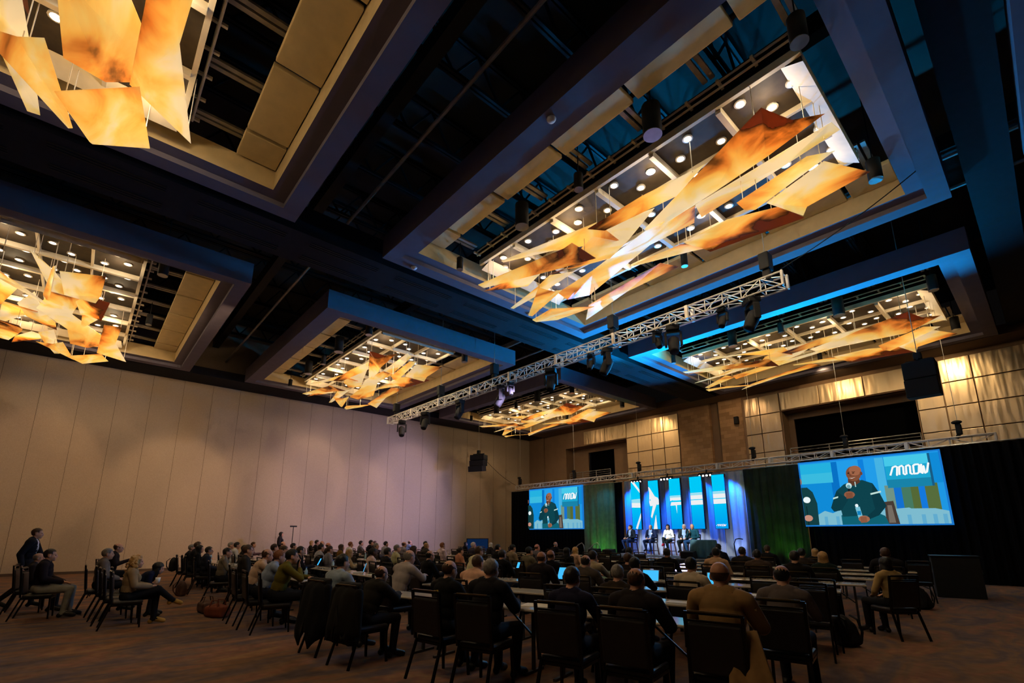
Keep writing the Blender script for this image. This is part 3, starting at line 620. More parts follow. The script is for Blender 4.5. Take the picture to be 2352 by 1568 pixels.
# five tall LED banners with one picture running across them
sky = glow('banner_blue', srgb(0, 196, 242), 1.05, srgb(0, 150, 232), 2, 3.2, 1.9); wht = em(236, 238, 240); pale = em(150, 222, 240)
names = ['first', 'second', 'third', 'fourth', 'fifth']
desc = ['showing white diagonal blades', 'showing a white propeller hub', 'showing white bars with a drip', 'showing two white bars', 'showing two white bars and a white logo']
BX = [(-15.14, -14.6), (-14.07, -13.5), (-12.87, -12.28), (-11.77, -11.16), (-10.65, -10.06)]
for i, (x0, x1) in enumerate(BX):
    t = thing('banner_screen', '%s tall LED banner from the left, %s' % (names[i], desc[i]), 'banner', group='tall LED banners on the curtain')
    z0, z1 = 1.87, 4.33; y = 22.0
    MB().box((x0 - .02, y + .01, z0 - .02), (x1 + .02, y + .1, z1 + .02)).obj('frame', M['black'], t)
    p = Pic(x0, x1, z0, z1, y); p.rect(0, 0, 1, 1, sky)
    if i == 0:
        p.poly([(.1, 1), (.42, 1), (1, .83), (1, .76)], wht); p.poly([(0, .46), (1, .45), (1, .55), (0, .56)], wht); p.poly([(0, .56), (1, .55), (1, .64), (0, .63)], pale); p.poly([(.35, .02), (.55, .0), (1, .24), (1, .34)], wht)
    elif i == 1:
        p.poly([(0, .88), (.12, .86), (.62, .67), (.9, .64), (1, .6), (1, .5), (.85, .49), (.75, .5), (.2, .22), (.1, .26), (.36, .48), (.1, .47), (.0, .55), (.2, .62), (0, .84)], wht); p.poly([(.3, 0), (.62, .3), (.7, 0)], wht); p.ell(.12, .6, .05, .015, sky)
    elif i == 2:
        p.rect(0, .55, 1, .62, wht); p.poly([(.0, .46), (1, .47), (1, .53), (.1, .53)], wht); p.poly([(0, .55), (.25, .57), (.3, .56), (1, .56), (1, .545), (.2, .54)], sky); p.poly([(.5, .47), (.62, .47), (.6, .38), (.57, .3), (.54, .38)], wht); p.rect(0, .62, 1, .66, pale)
    else:
        p.rect(0, .56, 1, .64, wht); p.rect(0, .455, 1, .545, wht); p.rect(0, .64, 1, .69, pale)
        if i == 4: logo(p, .08, .045, .78, .032, wht, .24, .009)
    p.obj('display', t)
# four-lens stage lights under the stage truss
for x, lb in ((-15.0, 'left'), (-13.2, 'middle'), (-11.1, 'right')):
    t = thing('four_lens_stage_light', 'row of four bright white stage lamps under the truss, the %s one over the curtain' % lb, 'stage light', (x, 22.4, 4.42), 0, 'four lens lamps on the stage truss')
    MB().bevbox((-.36, -.08, -.1), (.36, .12, .1), .03).obj('housing', M['black'], t); MB().bar((0, .05, .08), (0, .1, .26), .06).obj('bracket', M['black'], t)
    for q in range(4):
        MB().lathe([(.085, 0), (.09, .03), (.07, .03)], (-.27 + .18 * q, 0, 0), 14, 0, Matrix.Translation((0, -.085, -.02)) @ Matrix.Rotation(R(100), 4, 'X') ).ell((-.27 + .18 * q, -.1, -.02), (.072, .02, .072), 8, 1).obj('lens', [M['black'], M['lens2']], t)
# furniture on the stage
t = thing('round_table', 'round table under a teal cloth at the right of the panel', 'table', (-10.15, 19.75, SZ))
MB().lathe([(0, .72), (.48, .72), (.5, .70), (.5, .68), (0, .68)], n=24).obj('tabletop', M['wood'], t); MB().tube((0, 0, .02), (0, 0, .68), .04).lathe([(0, 0), (.24, 0), (.24, .03), (0, .05)], n=16).obj('pedestal', M['tableleg'], t)
vs = []; nn = 72
for k, (r, z, a) in enumerate(((0.0, .735, 0), (.48, .735, 0), (.515, .71, .0), (.53, .5, .018), (.55, .25, .03), (.57, .03, .04))):
    for i in range(nn): q = 2 * math.pi * i / nn; rr_ = r + a * math.sin(q * 14); vs.append((rr_ * math.cos(q), rr_ * math.sin(q), z))
cl = MB().add(vs, [(k*nn+i, k*nn+(i+1)%nn, (k+1)*nn+(i+1)%nn, (k+1)*nn+i) for k in range(5) for i in range(nn)]).obj('tablecloth', M['cloth'], None, True); cl.location = (-10.15, 19.75, SZ)
tag(cl, 'teal pleated cloth draped over the round stage table', 'tablecloth')
for x, y, lb in ((-10.35, 18.85, 'dark stage monitor wedge before the round table'), (-15.2, 18.85, 'dark stage monitor wedge at the left front of the stage'), (-14.3, 18.8, 'second dark stage monitor wedge from the left on the stage')):
    t = thing('stage_monitor', lb, 'speaker', (x, y, SZ))
    MB().add([(-.27,-.2,0),(.27,-.2,0),(.27,.2,0),(-.27,.2,0),(-.27,-.2,.26),(.27,-.2,.26),(.27,.1,.3),(-.27,.1,.3)], [(0,3,2,1),(4,5,6,7),(0,1,5,4),(1,2,6,5),(2,3,7,6),(3,0,4,7)]).obj('cabinet', M['black'], t)
    MB().box((-.24, -.21, .03), (.24, -.2, .23)).obj('grille', M['blackg'], t)
def bar_stool():
    t = thing('bar_stool', 'stool', 'bar stool'); h = .6
    MB().bevbox((-.2, -.2, h - .05), (.2, .2, h), .02).obj('seat', M['wood'], t)
    for a, b in ((-1,-1),(1,-1),(1,1),(-1,1)): MB().bar((a * .17, b * .17, h - .05), (a * .22, b * .22, 0), .04).obj('leg', M['wood'], t)
    for a, b in ((-1,-1),(1,-1),(1,1),(-1,1)):
        c_, d = -b, a; z = .2
        MB().bar((a * .205, b * .205, z), (c_ * .205, d * .205, z), .025).obj('stretcher', M['wood'], t)
    bk = MB()
    for a in (-1, 1): bk.bar((a * .18, -.19, h - .02), (a * .18, -.25, h + .36), .035)
    for z in (.12, .24, .36): bk.bar((-.18, -.21 - .02 * z, h + z - .02), (.18, -.21 - .02 * z, h + z - .02), .03, .06)
    bk.obj('backrest', M['wood'], t); return t
stool0 = bar_stool()
# equipment on the floor
t = thing('equipment_case', 'black skirted podium case standing alone on the carpet at the far right', 'case', (-2.1, 17.6, 0), R(12))
MB().bevbox((-.48, -.3, .0), (.48, .3, 1.02), .015).obj('body', M['black'], t); MB().bevbox((-.5, -.32, 1.02), (.5, .32, 1.06), .01).obj('lid', M['blackg'], t)
for s in (-1, 1): MB().box((s * .49 - .02, -.06, .6), (s * .49 + .02, .06, .7)).obj('handle', M['rail'], t)
t = thing('television', 'dark flat monitor on a stand by the left wall near the black drape', 'monitor', (-26.6, 20.5, 0), R(60))
MB().bevbox((-.75, -.03, .5), (.75, .03, 1.35), .01).obj('bezel', M['black'], t); MB().box((-.7, -.034, .54), (.7, -.03, 1.31)).obj('display', glow('tv_blue', srgb(16, 40, 78), .6), t); MB().bar((0, .03, .03), (0, .03, .9), .07).box((-.35, -.25, 0), (.35, .25, .03)).obj('stand', M['black'], t)
t = thing('sign_stand', 'slim pole with a flat dark plate on top by the left wall', 'stand', (-26.3, 8.35, 0))
MB().tube((0, 0, .02), (0, 0, 2.0), .018).obj('pole', M['black'], t); MB().bevbox((-.02, -.17, 1.98), (.02, .17, 2.05), .008).obj('plate', M['black'], t); MB().lathe([(0, 0), (.2, 0), (.2, .02), (0, .03)], n=16).obj('base', M['black'], t)
PEOPLE = """
P1|S|0|-16.00|-0.65|1.74|walk|m|short|brown|light|jacket|26,26,34|man in dark suit walking along the left wall
P2|O|0|-14.85|-0.50|1.21|lap|m|ring|grey|light|jacket|34,28,30|balding man in dark jacket seated beside the walking man
P3|O|0|-13.70|-0.30|1.31|lapg|m|short|dark|light|jacket|30,20,26|dark haired man in dark jacket and pale grey trousers
P4|O|0|-14.00|0.61|1.30|lap|m|short|grey|light|jacket|112,100,92|man in grey blazer and white collar in left aisle seats
P5|O|0|-17.20|0.95|1.37|tablet|m|ring|brown|light|sweater|38,28,28|balding man in dark sweater reading a tablet
P6|O|0|-11.40|0.93|1.22|cross|f|curly|blond|light|jacket|150,126,96|woman with curly blond hair and tan pointed heels
P7|O|0|-12.60|1.40|1.03|bend|f|long|black|light|sweater|20,24,48|dark haired woman in navy bending forward
P8|L|0|-19.15|2.95|1.28|desk|m|short|grey|light|sweater|24,24,26|grey haired man by a hanging backpack
P9|L|0|-17.78|2.95|1.28|lap|f|long|black|light|sweater|20,20,22|black haired woman in black second from the left end
P10|L|0|-18.46|3.00|1.37|desk|m|short|brown|light|sweater|22,22,26|tall brown haired man half hidden behind the black haired woman
P11|L|0|-16.37|2.95|1.26|lap|m|short|dark|light|jacket|40,42,54|young man in dark suit and white collar at left tables
P12|L|0|-14.12|2.95|1.27|desk|m|short|dark|light|shirt|130,118,100|man in khaki grey shirt right of the young suited man
P13|L|1|-20.63|4.40|1.32|desk|m|short|grey|light|shirt|88,70,90|grey haired man beside the young white shirted man
P14|L|1|-19.72|4.40|1.33|desk|m|short|dark|light|shirt|204,200,200|young man in white shirt and dark hair by the wall
P15|L|1|-18.65|4.40|1.24|lap|f|long|black|light|sweater|22,22,24|black haired woman behind the bearded man in dark brown
P16|L|0|-12.17|2.95|1.37|lap|m|short|brown|light|sweater|44,38,34|bearded man in dark brown sweater at left front tables
P17|L|2|-23.42|5.85|1.28|desk|m|short|brown|light|shirt|96,70,84|man in plum shirt behind the bearded man
P18|L|0|-10.68|2.95|1.32|lean|m|ring|brown|light|shirt|196,164,140|balding bearded man in pale pink shirt leaning on table
P19|L|1|-15.32|4.40|1.33|desk|m|short|brown|light|shirt|92,80,92|brown haired man in mauve grey shirt behind the balding pink shirt
P20|L|0|-9.90|2.95|1.31|lean|m|short|red|light|shirt|138,150,172|sandy haired man in light blue grey shirt
P21|L|1|-14.40|4.40|1.29|desk|m|short|brown|light|sweater|46,36,40|brown haired man between blue grey shirt and glasses
P22|L|3|-24.21|7.30|1.29|desk|m|bald|brown|light|shirt|70,54,50|bald man seated below the standing woman
P23|L|0|-9.20|2.95|1.34|chin|m|short|black|light|sweater|96,86,28|man in olive green sweater resting chin on hand
P24|L|2|-18.22|5.85|1.30|desk|m|short|dark|light|shirt|176,160,160|dark haired man in pale shirt behind the olive sweater
P25|L|1|-13.11|4.40|1.30|desk|m|short|dark|light|sweater|26,24,30|man with glasses in black by a glowing tablet
P26|S|0|-26.30|7.80|1.72|stand|f|long|black|light|jacket|40,36,42|woman in dark grey standing near the wall pole
P27|L|4|-24.60|8.75|1.30|lap|f|long|blond|light|sweater|40,38,34|blond long haired woman in black at the wall side
P28|L|4|-23.91|8.75|1.34|desk|m|short|dark|light|sweater|34,32,34|dark haired tall man right of the blond woman
P29|L|4|-23.24|8.75|1.31|desk|m|bald|brown|light|shirt|80,70,70|bald pale man near the wall beside pink headed man
P30|L|2|-15.59|5.85|1.31|desk|m|short|dark|light|shirt|170,168,176|dark haired man in pale grey shirt below the bald pair
P31|L|3|-18.76|7.30|1.30|desk|m|bald|brown|pink|sweater|54,46,46|pink bald man half hidden behind the wavy haired man
P32|L|2|-14.87|5.85|1.26|lap|m|short|brown|light|shirt|130,128,138|wavy haired man in grey shirt with dark chair coat
P33|L|3|-17.52|7.30|1.25|lap|f|long|brown|light|sweater|120,92,40|woman with long brown hair and mustard top
P34|L|2|-13.44|5.85|1.19|desk|f|bob|blond|light|sweater|176,150,112|blond woman with glasses in beige knit
P35|L|4|-20.07|8.75|1.30|desk|m|short|red|light|shirt|206,204,214|ginger haired man in white shirt
P36|R|0|-7.18|3.03|1.31|desk|h|short|black|light|shirt|140,152,166|broad man in pale blue shirt at the front aisle
P37|L|5|-22.23|10.20|1.31|fold|m|short|dark|light|shirt|108,104,112|man in grey shirt with folded arms by the wall
P38|L|5|-21.18|10.20|1.35|desk|m|short|black|light|sweater|28,26,32|tall black haired man against the wall
P39|L|6|-23.74|11.65|1.28|desk|m|short|brown|light|sweater|48,42,44|brown haired man just behind the tall black haired one
P40|L|4|-17.71|8.75|1.28|desk|m|short|grey|light|shirt|70,72,92|grey haired man in slate blue shirt
P41|L|2|-11.99|5.85|1.26|lap|m|short|black|dark|shirt|206,176,172|dark skinned man in pale pink white shirt
P42|L|5|-19.74|10.20|1.31|desk|m|short|dark|light|shirt|150,150,168|dark haired man in light shirt by the lilac wall
P43|L|2|-11.19|5.85|1.28|desk|m|short|dark|light|shirt|24,22,28|man in black polo right of the pale pink shirt
P44|L|3|-13.40|7.30|1.30|lap|m|short|grey|light|shirt|190,184,140|grey haired man in pale yellow shirt
P45|L|5|-18.15|10.20|1.31|desk|m|ring|brown|light|shirt|140,132,146|balding man with glasses in pale patterned shirt
P46|L|7|-22.73|13.10|1.30|chin|m|ring|brown|light|shirt|120,140,190|balding man in light blue shirt with hand on chin
P47|R|1|-7.61|4.39|1.34|lean|m|ring|grey|light|shirt|162,150,146|bald man with white beard and pale grey shirt
P48|L|3|-12.43|7.30|1.28|desk|f|long|brown|light|sweater|34,30,36|brown haired woman behind the white bearded man
P49|L|6|-18.85|11.65|1.31|lap|m|short|black|light|sweater|24,24,30|black haired man behind the yellow grey haired man
P50|L|5|-16.44|10.20|1.28|lap|m|short|blond|light|jacket|58,54,52|fair haired man in dark grey jacket
P51|L|2|-9.26|5.85|1.26|desk|m|ring|black|light|sweater|16,15,18|large dark haired man in black right of white beard
P52|R|0|-6.33|3.23|1.18|lean|m|ring|brown|light|jacket|30,26,22|balding man in dark brown jacket beside the blue shirt
P53|L|5|-15.33|10.20|1.31|lap|m|short|red|light|shirt|206,184,190|ginger man in pale pink shirt by the bottle
P54|R|0|-5.11|3.52|1.29|desk|m|ring|brown|light|sweater|16,15,16|bald man in black jacket with small yellow back print
P55|L|4|-12.18|8.75|1.22|lap|f|bun|dark|light|shirt|190,130,104|woman in sleeveless peach top with tied hair
P56|L|9|-21.80|16.00|1.21|lap|f|long|black|light|sweater|22,20,24|long black haired woman in black near the left drape
P57|L|6|-15.36|11.65|1.31|lap|m|short|white|light|jacket|62,58,72|white haired man in grey jacket near the left drape
P58|L|3|-9.40|7.30|1.32|lean|m|short|brown|light|shirt|206,198,160|man bowed forward in cream white shirt
P59|L|8|-17.84|14.55|1.23|lap|f|bob|white|light|jacket|36,32,36|white haired woman beside the black screen drape
P60|L|5|-12.15|10.20|1.29|desk|m|short|black|light|sweater|18,16,18|dark figure before the black drape edge
P61|R|3|-8.37|7.15|1.27|phone|m|short|dark|light|sweater|16,15,18|dark haired man in black holding a glowing phone
P62|R|1|-6.14|4.75|1.28|lean|m|short|brown|light|shirt|204,158,132|brown haired man in peach pink shirt bowed forward
P63|R|0|-4.49|3.67|1.32|desk|m|short|grey|light|jacket|24,21,25|grey haired man in dark suit at the front centre
P64|L|5|-11.44|10.20|1.30|lap|m|short|black|light|shirt|120,104,84|black haired man in beige shirt before the left screen
P65|L|4|-9.18|8.75|1.29|desk|m|short|black|light|shirt|104,96,78|dark haired man in khaki below the left screen
P66|L|6|-11.84|11.65|1.29|lap|m|bald|brown|pink|shirt|92,88,96|pink bald man in grey shirt below the left screen
P67|R|2|-6.19|6.20|1.31|phone|m|bald|brown|tan|jacket|32,26,30|bald man in dark suit holding a glowing tablet
P68|R|3|-7.16|7.44|1.29|lap|m|bald|brown|tan|sweater|20,18,22|bald man in black right of the tablet holder
P69|L|9|-15.10|16.00|1.29|lap|m|bald|white|light|sweater|22,22,28|white headed man in black in front of the left drape
P70|L|5|-9.20|10.20|1.25|lap|f|long|black|light|sweater|16,15,18|long black haired woman beside the blond woman
P71|L|6|-10.15|11.65|1.22|lap|f|bob|blond|light|sweater|186,150,124|blond woman in pale top near the stage steps
P72|R|2|-5.36|6.40|1.27|desk|m|ring|dark|light|jacket|84,74,66|balding man in grey suit right of the tablet holder
P73|R|3|-6.23|7.66|1.29|chin|m|short|dark|light|shirt|178,160,132|man in cream shirt and glasses raising a hand
P74|R|0|-3.47|3.92|1.27|desk|m|short|dark|light|sweater|28,26,46|dark haired man in navy sweater at the front
P75|R|1|-3.90|5.28|1.22|lap|m|short|grey|light|sweater|50,40,32|man with cropped grey hair in dark brown sweater
P76|R|5|-7.27|10.35|1.29|lap|m|short|black|light|sweater|20,20,30|dark head below the first panelist
P77|R|3|-5.53|7.83|1.26|lap|m|short|brown|light|sweater|42,32,30|brown haired person behind the hunched dark man
P78|R|2|-4.54|6.60|1.25|lean|m|short|black|tan|sweater|20,17,20|hunched dark haired man before the stage
P79|R|0|-2.80|4.08|1.29|desk|m|ring|brown|tan|jacket|36,29,29|large balding man in dark brown jacket at the front
P80|R|5|-6.36|10.57|1.28|lap|m|short|black|tan|sweater|16,16,20|dark haired man in black before the centre stage
P81|R|2|-3.71|6.80|1.27|desk|m|short|black|tan|shirt|206,186,158|dark haired man in cream shirt left of the tan coat
P82|R|0|-2.14|4.42|1.36|desk|m|bald|brown|tan|jacket|146,112,70|bald man in tan tweed coat
P83|R|5|-5.29|10.83|1.31|lap|m|short|black|tan|shirt|172,136,106|dark haired man in light tan shirt below round table
P84|R|8|-7.14|14.80|1.32|lap|m|short|black|tan|sweater|16,18,34|dark man silhouetted blue right of the round table
P85|R|6|-5.34|12.29|1.30|lap|m|short|dark|tan|sweater|26,24,28|man silhouetted against the white curtain
P86|R|5|-4.48|11.02|1.28|lap|m|short|black|tan|shirt|66,52,44|dark haired man in brown grey shirt left of green drape
P87|R|8|-5.84|15.11|1.30|lap|m|short|brown|tan|sweater|18,16,18|dark man in front of the right green drape
P88|R|1|-2.09|5.72|1.28|desk|m|ring|black|light|shirt|100,88,84|man in grey tee with bald spot at right end
P89|R|4|-3.34|9.83|1.31|lap|m|short|dark|light|sweater|22,18,18|dark haired man in black left of the two blond women
P90|R|6|-4.12|12.58|1.29|lap|m|short|black|light|shirt|44,34,32|dark haired man before the black drape beside the blonds
P91|R|8|-4.69|15.38|1.22|lap|f|long|blond|light|sweater|24,24,24|farther of the two blond women at the right
P92|R|5|-3.32|11.30|1.26|lap|f|long|blond|light|sweater|20,32,28|nearer of the two blond women at the right
P93|R|6|-2.62|12.94|1.32|lean|m|short|brown|light|jacket|26,24,28|man in black leaning at the far right table
P94|R|4|-2.08|10.13|1.23|lap|f|bob|black|light|sweater|170,140,90|dark haired woman in cream top at the far right
"""
# ---------------------------------------------------------------- people
SKIN = {'light': mat('skin_light', srgb(206,152,124), .55, noise=.06), 'pink': mat('skin_pink', srgb(216,142,122), .5, noise=.06), 'tan': mat('skin_tan', srgb(176,122,92), .5, noise=.06), 'dark': mat('skin_dark', srgb(92,58,42), .5, noise=.06)}
HAIRC = {'black': (18,15,14), 'dark': (36,26,21), 'brown': (70,46,32), 'grey': (128,120,112), 'white': (205,198,190), 'blond': (176,136,84), 'red': (132,78,44)}
HAIR = {k: mat('hair_' + k, srgb(*v), .5, noise=.3, nscale=60) for k, v in HAIRC.items()}
EYE = mat('eye_dark', srgb(28, 20, 18), .3, noise=.1)
SHOE = mat('shoe_leather', srgb(24, 20, 18), .4, noise=.2)
CL = {}
def cloth(c):
    if c not in CL: CL[c] = mat('cloth_%d_%d_%d' % c, srgb(*c), .85, noise=.14, nscale=10, bump=.25, bscale=9, spec=.15)
    return CL[c]
def capsule(mb, p, q, r0, r1, n=10):
    p = Vector(p); q = Vector(q); L = (q - p).length
    prof = [(max(1e-6, r0 * math.cos(a)), -r0 * math.sin(a)) for a in [math.pi / 2 * (1 - i / 4) for i in range(4)]] + [(r0, 0), (r1, L)] + [(max(1e-6, r1 * math.cos(a)), L + r1 * math.sin(a)) for a in [math.pi / 2 * (i + 1) / 4 for i in range(4)]]
    mb.lathe(prof, n=n, M=Matrix.Translation(p) @ (q - p).to_track_quat('Z', 'Y').to_matrix().to_4x4())
def bake(mb, vox, dec=.3, smooth=3):
    """union of overlapping solids -> one continuous skin"""
    o = mb.obj('body_build', [])
    a = o.modifiers.new('r', 'REMESH'); a.mode = 'VOXEL'; a.voxel_size = vox
    if smooth: b = o.modifiers.new('s', 'SMOOTH'); b.factor = .5; b.iterations = smooth
    c = o.modifiers.new('d', 'DECIMATE'); c.ratio = dec
    dg = bpy.context.evaluated_depsgraph_get(); me = bpy.data.meshes.new_from_object(o.evaluated_get(dg))
    old = o.data; bpy.data.objects.remove(o); bpy.data.meshes.remove(old); return me
def hand(mb, bones, w, d, up, side, curl):
    w = Vector(w); d = Vector(d).normalized(); up = Vector(up); lat = d.cross(up).normalized(); up = lat.cross(d)
    c = w + d * .05
    for k in (-1, 0, 1): capsule(mb, w + d * .012 + lat * .014 * k, w + d * .082 + lat * .025 * k, .017, .015, 8)
    for k, ln in ((-1.5, .82), (-.5, 1), (.5, .95), (1.5, .76)):
        b = w + d * .085 + lat * .0215 * k; a = 0; r = .0095
        for s_, L in ((0, .038), (1, .028), (2, .02)):
            a += curl * (.5 if s_ == 0 else 1); e = b + (d * math.cos(a) - up * math.sin(a)) * L * ln + lat * .002 * k
            capsule(mb, b, e, r, r * .92, 6); b = e; r *= .92
    tb = w + d * .025 - lat * .03 * side; te = tb + d * .035 - lat * .022 * side - up * .012; capsule(mb, tb, te, .0125, .011, 6); capsule(mb, te, te + d * .03 - up * .01 - lat * .004 * side, .011, .009, 6)
    bones.append(('skin', w + d * .015, w + d * .16, .03))
def rotx(p, a, c=(0, 0, .55)):
    p = Vector(p) - Vector(c); return Vector((p.x, p.y * math.cos(a) + p.z * math.sin(a), -p.y * math.sin(a) + p.z * math.cos(a))) + Vector(c)
BODY = {}
def body(pose, build, vox):
    key = (pose, build)
    if key in BODY: return BODY[key]
    mb = MB(); bones = []
    W = {'m': 1.0, 'f': .87, 'h': 1.22}[build]; D_ = {'m': 1.0, 'f': .9, 'h': 1.3}[build]
    stool = pose.startswith('stool'); stand = pose in ('walk', 'stand')
    H = .97 if stand else (.66 if stool else .53)          # hip height
    lean = {'lean': R(24), 'chin': R(17), 'bend': R(52), 'desk': R(7), 'lap': R(2), 'lapg': R(3), 'fold': R(0), 'tablet': R(8), 'phone': R(8), 'cross': R(4), 'walk': R(5)}.get(pose, R(2))
    def U(x, y, z): return rotx((x, y, z + H - .55 + .0), lean, (0, 0, H))
    def e(c, r, part, a=None):
        mb.ell(c, r, 10, M=Matrix.Rotation(-(lean if a is None else a), 4, 'X')); bones.append((part, Vector(c), Vector(c) + Vector((0, 0, .001)), min(r)))
    def cap(p, q, r0, r1, part): capsule(mb, p, q, r0, r1); bones.append((part, Vector(p), Vector(q), (r0 + r1) / 2))
    e((0, .0, H + .02), (.168 * W, .125 * D_, .115), 'bot', 0)
    e(U(0, .0, .70), (.152 * W, .112 * D_, .15), 'top'); e(U(0, -.005, .86), (.168 * W, .118 * D_, .17), 'top'); e(U(0, -.012, .965), (.17 * W, .108 * D_, .11), 'top')
    if build == 'h': e(U(0, .06, .72), (.17, .15, .15), 'top')
    if build == 'f':
        for s in (-1, 1): e(U(s * .07, .085, .90), (.065, .05, .062), 'top')
    cap(U(-.145 * W, -.015, 1.005), U(.145 * W, -.015, 1.005), .068, .068, 'top'); cap(U(-.07, -.02, 1.045), U(.07, -.02, 1.045), .056, .056, 'top')
    nb = U(0, -.012, 1.03); hl = lean * .25
    hc = U(0, .01, 1.10) + Vector((0, .02 + .03 * math.sin(lean), .085)); cap(nb, hc - Vector((0, .018, .045)), .058, .054, 'skin')
    HM = Matrix.Translation(hc) @ Matrix.Rotation(-hl, 4, 'X') @ Matrix.Rotation({'walk': 0, 'stoolmic': R(35), 'stool1': R(-30), 'stool2': R(8)}.get(pose, 0), 4, 'Z')
    def h(c, r): mb.ell((0, 0, 0), r, 10, M=HM @ Matrix.Translation(c)); bones.append(('head', HM @ Vector(c), HM @ Vector(c) + Vector((0, 0, .001)), min(r)))
    h((0, -.012, .033), (.076, .094, .086)); h((0, .03, -.03), (.061, .066, .083)); h((0, .068, -.088), (.027, .024, .02)); h((0, .078, .026), (.048, .018, .011)); h((0, .09, -.052), (.021, .011, .009))
    capsule(mb, HM @ Vector((0, .09, .012)), HM @ Vector((0, .107, -.02)), .009, .0145, 8)
    for s in (-1, 1): h((s * .077, -.008, -.008), (.011, .022, .031)); h((s * .035, .07, -.03), (.022, .018, .02))
    # arms
    A = {'desk': ((.275, .15, .775), (.15, .40, .80), (-.35, 1, -.05)), 'lean': ((.25, .34, .80), (.07, .52, .83), (-.6, .7, .1)), 'chin': ((.25, .33, .80), (.05, .50, .80), (-.9, .4, 0)),
         'lap': ((.27, .05, .74), (.10, .28, .655), (-.4, 1, -.35)), 'lapg': ((.26, .06, .74), (.06, .30, .66), (-.5, 1, -.2)), 'fold': ((.27, .1, .76), (-.06, .21, .83), (-1, .1, .1)), 'tablet': ((.25, .12, .76), (.10, .36, .86), (-.3, 1, .5)), 'phone': ((.26, .14, .77), (.09, .40, .84), (-.3, 1, .35)),
         'cross': ((.24, .08, .75), (.06, .33, .71), (-.5, 1, .1)), 'bend': ((.24, .35, .62), (.10, .52, .55), (-.3, .6, -.7))}.get(pose)
    hip = .088 * W
    for s in (-1, 1):
        sh = U(s * .188 * W, -.01, 1.0)
        if A: el, wr, hd = [Vector((s * a, b, c)) for a, b, c in A]; el.x = s * (abs(el.x) + (W - 1) * .15)
        elif pose == 'walk': el = sh + Vector((s * .05, -.12 * s, -.27)); wr = el + Vector((-.01 * s, .12 - .06 * s, -.23)); hd = Vector((0, .3, -1))
        elif pose == 'stand': el = sh + Vector((s * .05, .02, -.28)); wr = el + Vector((-s * .1, .19, -.1)); hd = Vector((-s * .7, .7, 0))
        elif pose == 'stoolmic' and s > 0: el = sh + Vector((.07, .1, -.25)); wr = Vector((.05, .25, sh.z - .09)); hd = Vector((-.5, .1, .8))
        else: el = sh + Vector((s * .085, .03, -.27)); wr = Vector((s * (.09 if s * (1 if pose != 'stool1' else -1) > 0 else .15), .28, H + .14)); hd = Vector((-s * .5, 1, -.3))
        if pose == 'chin' and s > 0: wr = hc + Vector((.035, .13, -.2)); hd = Vector((-.3, -.15, 1))
        cap(sh, el, .058 * (.85 + .15 * W), .043, 'top'); cap(el, wr, .043, .029, 'top'); hand(mb, bones, wr, hd, (0, -1, 0) if abs(hd.z) > .6 else (0, 0, 1), s, .75 if pose in ('stoolmic', 'phone', 'tablet') else .35)
        # legs
        hp = Vector((s * hip, .02, H + .0))
        if pose == 'walk': kn = Vector((s * .09, .20 if s > 0 else -.02, .5)); an = Vector((s * .09, .22 if s > 0 else -.38, .09 if s > 0 else .13)); ft = an + Vector((0, .17, -.05 if s > 0 else -.1))
        elif pose == 'stand': kn = Vector((s * .095, .01, .5)); an = Vector((s * .1, -.03, .085)); ft = an + Vector((s * .02, .17, -.05))
        elif stool: kn = Vector((s * .16, .42, H - .02)); an = Vector((s * .13, .33, .26)); ft = an + Vector((s * .02, .15, -.07))
        else: kn = Vector((s * .135, .46, .525)); an = Vector((s * .13, .42 if s > 0 else .47, .085)); ft = an + Vector((s * .02, .17, -.05))
        if (pose == 'cross' or pose == 'stoolx') and s > 0: kn = Vector((.02, .47, H + .12)); an = Vector((-.14, .74, H - .12)); ft = an + Vector((-.03, .15, -.07))
        if pose == 'stoolx' and s < 0: kn = Vector((-.1, .43, H - .03))
        cap(hp, kn, .086 * W, .060, 'bot'); cap(kn, an, .057, .040, 'bot'); cap(an, ft, .043, .034, 'shoe%d' % s); capsule(mb, an + Vector((0, -.045, -.045)), an, .036, .036)
        bones.append(('shoe%d' % s, an + Vector((0, -.045, -.045)), ft, .036))
    me = bake(mb, vox, .25 if vox < .01 else .4); me.name = 'body'
    nv = len(me.vertices); co_ = np.empty(nv * 3); me.vertices.foreach_get('co', co_); P = co_.reshape(-1, 3)
    no = np.empty(nv * 3); me.vertices.foreach_get('normal', no); N = no.reshape(-1, 3)
    best = np.full(nv, 9e9); lab = np.zeros(nv, int); names = sorted({b[0] for b in bones})
    for nm, p, q, r in bones:
        p = np.array(p); q = np.array(q); d = q - p; t = np.clip((P - p) @ d / max(1e-9, d @ d), 0, 1); dist = np.linalg.norm(P - p - t[:, None] * d, axis=1) - r
        k = dist < best; best[k] = dist[k]; lab[k] = names.index(nm)
    if build == 'f' and pose == 'lap0': pass
    fs = [tuple(p.vertices) for p in me.polygons]
    def shell(parts, off, cut=None, nm='shirt'):
        ids = {names.index(x) for x in parts if x in names}; ok = np.isin(lab, list(ids))
        sel = [f for f in fs if sum(ok[i] for i in f) * 2 >= len(f) and not (cut and cut(P[list(f)].mean(0)))]
        us = sorted({i for f in sel for i in f}); mp = {v: i for i, v in enumerate(us)}
        m2 = bpy.data.meshes.new(nm); m2.from_pydata([tuple(P[i] + N[i] * off) for i in us], [], [tuple(mp[i] for i in f) for f in sel]); m2.polygons.foreach_set('use_smooth', [True] * len(sel)); m2.materials.append(None); return m2
    cz = nb.z
